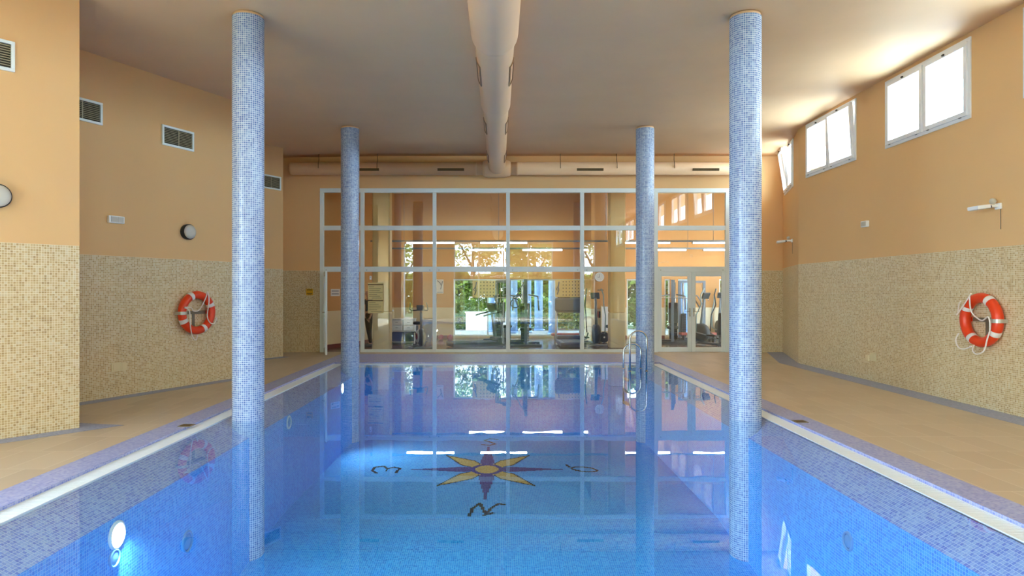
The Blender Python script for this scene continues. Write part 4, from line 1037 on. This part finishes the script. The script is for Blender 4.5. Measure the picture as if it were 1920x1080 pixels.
part('nose', pn, 'skin', lambda bm: tube(bm, [(0, -.105, 1.57), (0, -.125, 1.535), (0, -.108, 1.525)], [.006, .014, .008], 8))
part('mouth', pn, 'benchred', lambda bm: tube(bm, [(-.022, -.104, 1.5), (0, -.11, 1.5), (.022, -.104, 1.5)], .005, 6))

# ------------------------------------------------------------------ outside: terrace and gardens
def ground(bm):
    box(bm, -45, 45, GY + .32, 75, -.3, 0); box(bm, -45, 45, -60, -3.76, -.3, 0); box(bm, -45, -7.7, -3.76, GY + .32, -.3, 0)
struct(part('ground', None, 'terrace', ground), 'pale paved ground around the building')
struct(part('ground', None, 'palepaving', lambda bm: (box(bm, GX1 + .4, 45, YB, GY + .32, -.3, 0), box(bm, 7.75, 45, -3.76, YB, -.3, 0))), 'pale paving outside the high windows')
struct(part('roof', None, 'whitewall', lambda bm: (box(bm, -8, 7.75, -3.7, YB + .3, 5.5, 5.75))), 'flat roof')
struct(part('lawn', None, 'grass', lambda bm: box(bm, -40, 40, 28.6, 74, 0.0, .02)), 'green lawn beyond the terrace')
struct(part('lawn', None, 'grass', lambda bm: box(bm, -40, 40, -59, -6.2, 0.0, .02)), 'green lawn behind the viewer')
t = thing('garden_wall', 'low bright white garden wall beyond the terrace', 'garden wall', (gx(905, 27.3), 27.3, 0)); part('wall_body', t, 'whitewall', lambda bm: box(bm, -.7, 1.1, -.1, .1, 0, .72)); part('coping', t, 'whitewall', lambda bm: box(bm, -.73, 1.13, -.13, .13, .72, .78))
for px, Y, lb in ((962, 25.5, 'pale blue terrace column nearest the screen mullion outside the gym'), (988, 25.9, 'pale blue terrace column behind the grip ring weight machine'), (1010, 27.2, 'thin pale blue terrace column in front of the bright hedge'), (1037, 24.6, 'greyish blue terrace column next to the exercise chart'), (1284, 25.5, 'pale blue terrace column seen through the first door leaf'), (1338, 25.5, 'pale blue terrace column seen through the second door leaf'), (922, 26.5, 'pale blue terrace column behind the dark treadmill')):
    t = thing('terrace_column', lb, 'column', (gx(px, Y), Y, 0), group='blue terrace columns outside the gym'); t['kind'] = 'thing'
    part('shaft', t, 'bluecol', lambda bm: lathe(bm, [(.17, .08), (.17, 3.2)], 24)); part('plinth', t, 'bluecol', lambda bm: lathe(bm, [(.2, 0), (.2, .08)], 24))
part('terrace_roof', None, 'whitewall', lambda bm: box(bm, -7, 11, GY + .9, 28.3, 3.2, 3.35))['kind'] = 'structure'
def foliage(n, ex, ey, ez, size, seed, blobs=7):
    rnd = random.Random(seed); bm = BM(); cs = []
    for _ in range(blobs):
        a, b = rnd.uniform(0, 2 * PI), rnd.uniform(-.6, 1)
        cs.append((Vector((math.cos(a) * ex * .5, math.sin(a) * ey * .5, b * ez * .55)), rnd.uniform(.45, .62)))
    for _ in range(n):
        c, k = rnd.choice(cs); d = Vector((rnd.gauss(0, 1), rnd.gauss(0, 1), rnd.gauss(0, 1))).normalized() * (rnd.random() ** .4)
        p = c + Vector((d.x * ex * k, d.y * ey * k, d.z * ez * k))
        u = Vector((rnd.gauss(0, 1), rnd.gauss(0, 1), rnd.gauss(0, .6))).normalized(); w = u.cross(Vector((rnd.gauss(0, 1), rnd.gauss(0, 1), rnd.gauss(0, 1)))).normalized()
        s = size * rnd.uniform(.6, 1.3)
        bm.faces.new([bm.verts.new(q) for q in (p - u * s, p + w * s * .42, p + u * s, p - w * s * .42)])
    return bm
def tree(x, y, h, r, label, leafm, seed, n=2600, size=.16):
    t = thing('tree', label, 'tree', (x, y, 0), 0, 'garden trees')
    rnd = random.Random(seed); lean = rnd.uniform(-.25, .25)
    part('trunk', t, 'bark', lambda bm: (tube(bm, [(0, 0, -.05), (lean * .4, .05, h * .3), (lean, 0, h * .7)], [.16, .13, .06], 10), tube(bm, [(lean * .4, .05, h * .3), (.7 * r, .2, h * .65)], [.09, .03], 8), tube(bm, [(lean * .5, .05, h * .38), (-.6 * r, -.2, h * .7)], [.08, .03], 8)))
    bm = foliage(n, r, r, h * .42, size, seed); o = obj('crown', bm, leafm, t, (0, 0, h * .62), fix=False)
    return t
def hedge(x, y, w, d, h, label, leafm, seed, n=2600, size=.1):
    t = thing('hedge', label, 'hedge', (x, y, 0), 0, 'garden hedges')
    rnd = random.Random(seed); bm = BM()
    for _ in range(n):
        p = Vector((rnd.uniform(-w, w), rnd.uniform(-d, d), h * rnd.random() ** .7)); u = Vector((rnd.gauss(0, 1), rnd.gauss(0, 1), rnd.gauss(0, .7))).normalized(); v = u.cross(Vector((rnd.gauss(0, 1), rnd.gauss(0, 1), 1))).normalized(); s = size * rnd.uniform(.6, 1.4)
        if p.z > h * (.8 + .2 * math.sin(p.x * 2.3 + seed)): p.z *= .85
        bm.faces.new([bm.verts.new(q) for q in (p - u * s, p + v * s * .45, p + u * s, p - v * s * .45)])
    obj('foliage', bm, leafm, t, fix=False)
    part('stem', t, 'bark', lambda bm: [tube(bm, [(sx, 0, 0), (sx * 1.1, 0, h * .7)], .03, 6) for sx in (-w * .6, 0, w * .6)])
    return t
hedge(gx(1030, 28.1), 28.1, 1.9, .45, 1.5, 'bright yellow-green hedge behind the blue terrace columns', 'leaf3', 3, 4500)
hedge(gx(850, 28.1), 28.1, 1.1, .45, 1.45, 'green hedge beside the low white garden wall', 'leaf', 4)
hedge(gx(1000, 30.2), 30.2, 9, .5, 3.4, 'tall dark hedge closing the garden beyond the gym windows', 'leaf', 6, 15000, .22)
hedge(gx(1310, 28.2), 28.2, 3.0, .5, 1.5, 'green hedge seen through the double door', 'leaf', 5)
hedge(0, -13.5, 11, .6, 3.3, 'tall garden hedge behind the viewer mirrored in the glass', 'leaf3', 8, 14000, .24)
for x, y, h, r, lb, lm, sd, *more in ((gx(868, 35), 35, 6.5, 2.4, 'leafy tree beyond the garden wall seen through the gym windows', 'leaf', 11), (gx(1000, 41), 41, 7, 2.8, 'pale green tree behind the bright hedge', 'leaf2', 12), (gx(1110, 35), 35, 6.5, 2.3, 'leafy tree beyond the gym window by the pier', 'leaf2', 13), (gx(1270, 39), 39, 7, 2.6, 'leafy tree beyond the double door', 'leaf', 14),
                              (-6.4, -10, 7.5, 1.9, 'garden tree mirrored in the glass near the pillar', 'leaf3', 21, 1000, .17), (-1.9, -10.4, 8.5, 2.3, 'garden tree mirrored in the glass above the treadmill', 'leaf3', 22, 3600, .17), (2.3, -10, 7.5, 1.9, 'garden tree mirrored in the glass beside the exercise chart', 'leaf3', 23, 3600, .17), (6.5, -10.5, 8, 2.0, 'garden tree mirrored in the glass beside the clock', 'leaf3', 24, 2600, .17)):
    tree(x, y, h, r, lb, lm, sd, *more)

# ------------------------------------------------------------------ daylight
w = bpy.data.worlds.new('World'); sc.world = w; w.use_nodes = True
nt = w.node_tree; nt.nodes.clear()
bg = nt.nodes.new('ShaderNodeBackground'); out = nt.nodes.new('ShaderNodeOutputWorld'); nt.links.new(bg.outputs[0], out.inputs[0])
tc = nt.nodes.new('ShaderNodeTexCoord'); sp = nt.nodes.new('ShaderNodeSeparateXYZ'); nt.links.new(tc.outputs['Generated'], sp.inputs[0])
cr = nt.nodes.new('ShaderNodeValToRGB'); cr.color_ramp.elements[0].color = (.68, .86, 1.0, 1); cr.color_ramp.elements[1].color = (.38, .62, 1.0, 1); cr.color_ramp.elements[1].position = .9
nt.links.new(sp.outputs[2], cr.inputs[0]); nt.links.new(cr.outputs[0], bg.inputs[0]); bg.inputs[1].default_value = SKY = 7.0
sun = bpy.data.lights.new('sun', 'SUN'); sun.energy = 7.0; sun.angle = .02; sun.color = (.92, .96, 1)
so = bpy.data.objects.new('sun', sun); COL.objects.link(so); so.rotation_euler = Vector((.55, .62, -1.15)).to_track_quat('-Z', 'Y').to_euler()
def portal(name, loc, sx, sz, direction):
    l = bpy.data.lights.new(name, 'AREA'); l.shape = 'RECTANGLE'; l.size = sx; l.size_y = sz; l.energy = 0.0001
    l.cycles.is_portal = True
    o = bpy.data.objects.new(name, l); COL.objects.link(o); o.location = loc
    o.rotation_euler = Vector(direction).to_track_quat('-Z', 'Z').to_euler(); return o
for y0, y1 in WIN: portal('daylight_portal', (XR + .14, (y0 + y1) / 2, (WZ0 + WZ1) / 2), y1 - y0, WZ1 - WZ0, (-1, 0, 0))
for a, b, c, d in RW: portal('daylight_portal', ((a + b) / 2, -3.72, (c + d) / 2), b - a, d - c, (0, 1, 0))
for y0, y1 in LW_ADDED: portal('daylight_portal', (-7.5, (y0 + y1) / 2, 2.32), y1 - y0, 4.55, (1, 0, 0))
for a, b in OPEN[:1]: portal('daylight_portal', ((a + b) / 2, GY + .3, (ZW + .1) / 2), b - a, ZW - .1, (0, -1, 0))

# ------------------------------------------------------------------ camera, colour
cam = bpy.data.cameras.new('camera'); co = bpy.data.objects.new('camera', cam); COL.objects.link(co)
cam.sensor_fit = 'HORIZONTAL'; cam.sensor_width = 36; cam.lens = 36 * F / 1920
cam.shift_x = 25 / 1920; cam.shift_y = 5 / 1920; cam.clip_start = .05; cam.clip_end = 300
co.location = (0, 0, CAMZ); co.rotation_euler = (PI / 2, 0, 0); sc.camera = co
sc.view_settings.view_transform = 'Standard'; sc.view_settings.look = 'None'; sc.view_settings.gamma = 1.0; sc.view_settings.use_curve_mapping = False
sc.view_settings.exposure = 1.95
sc.cycles.max_bounces = 10; sc.cycles.diffuse_bounces = 7; sc.cycles.glossy_bounces = 5; sc.cycles.transparent_max_bounces = 24
sc.cycles.use_denoising = True; sc.cycles.use_adaptive_sampling = False; sc.cycles.sample_clamp_indirect = 12.0
sc.cycles.caustics_reflective = False; sc.cycles.caustics_refractive = False
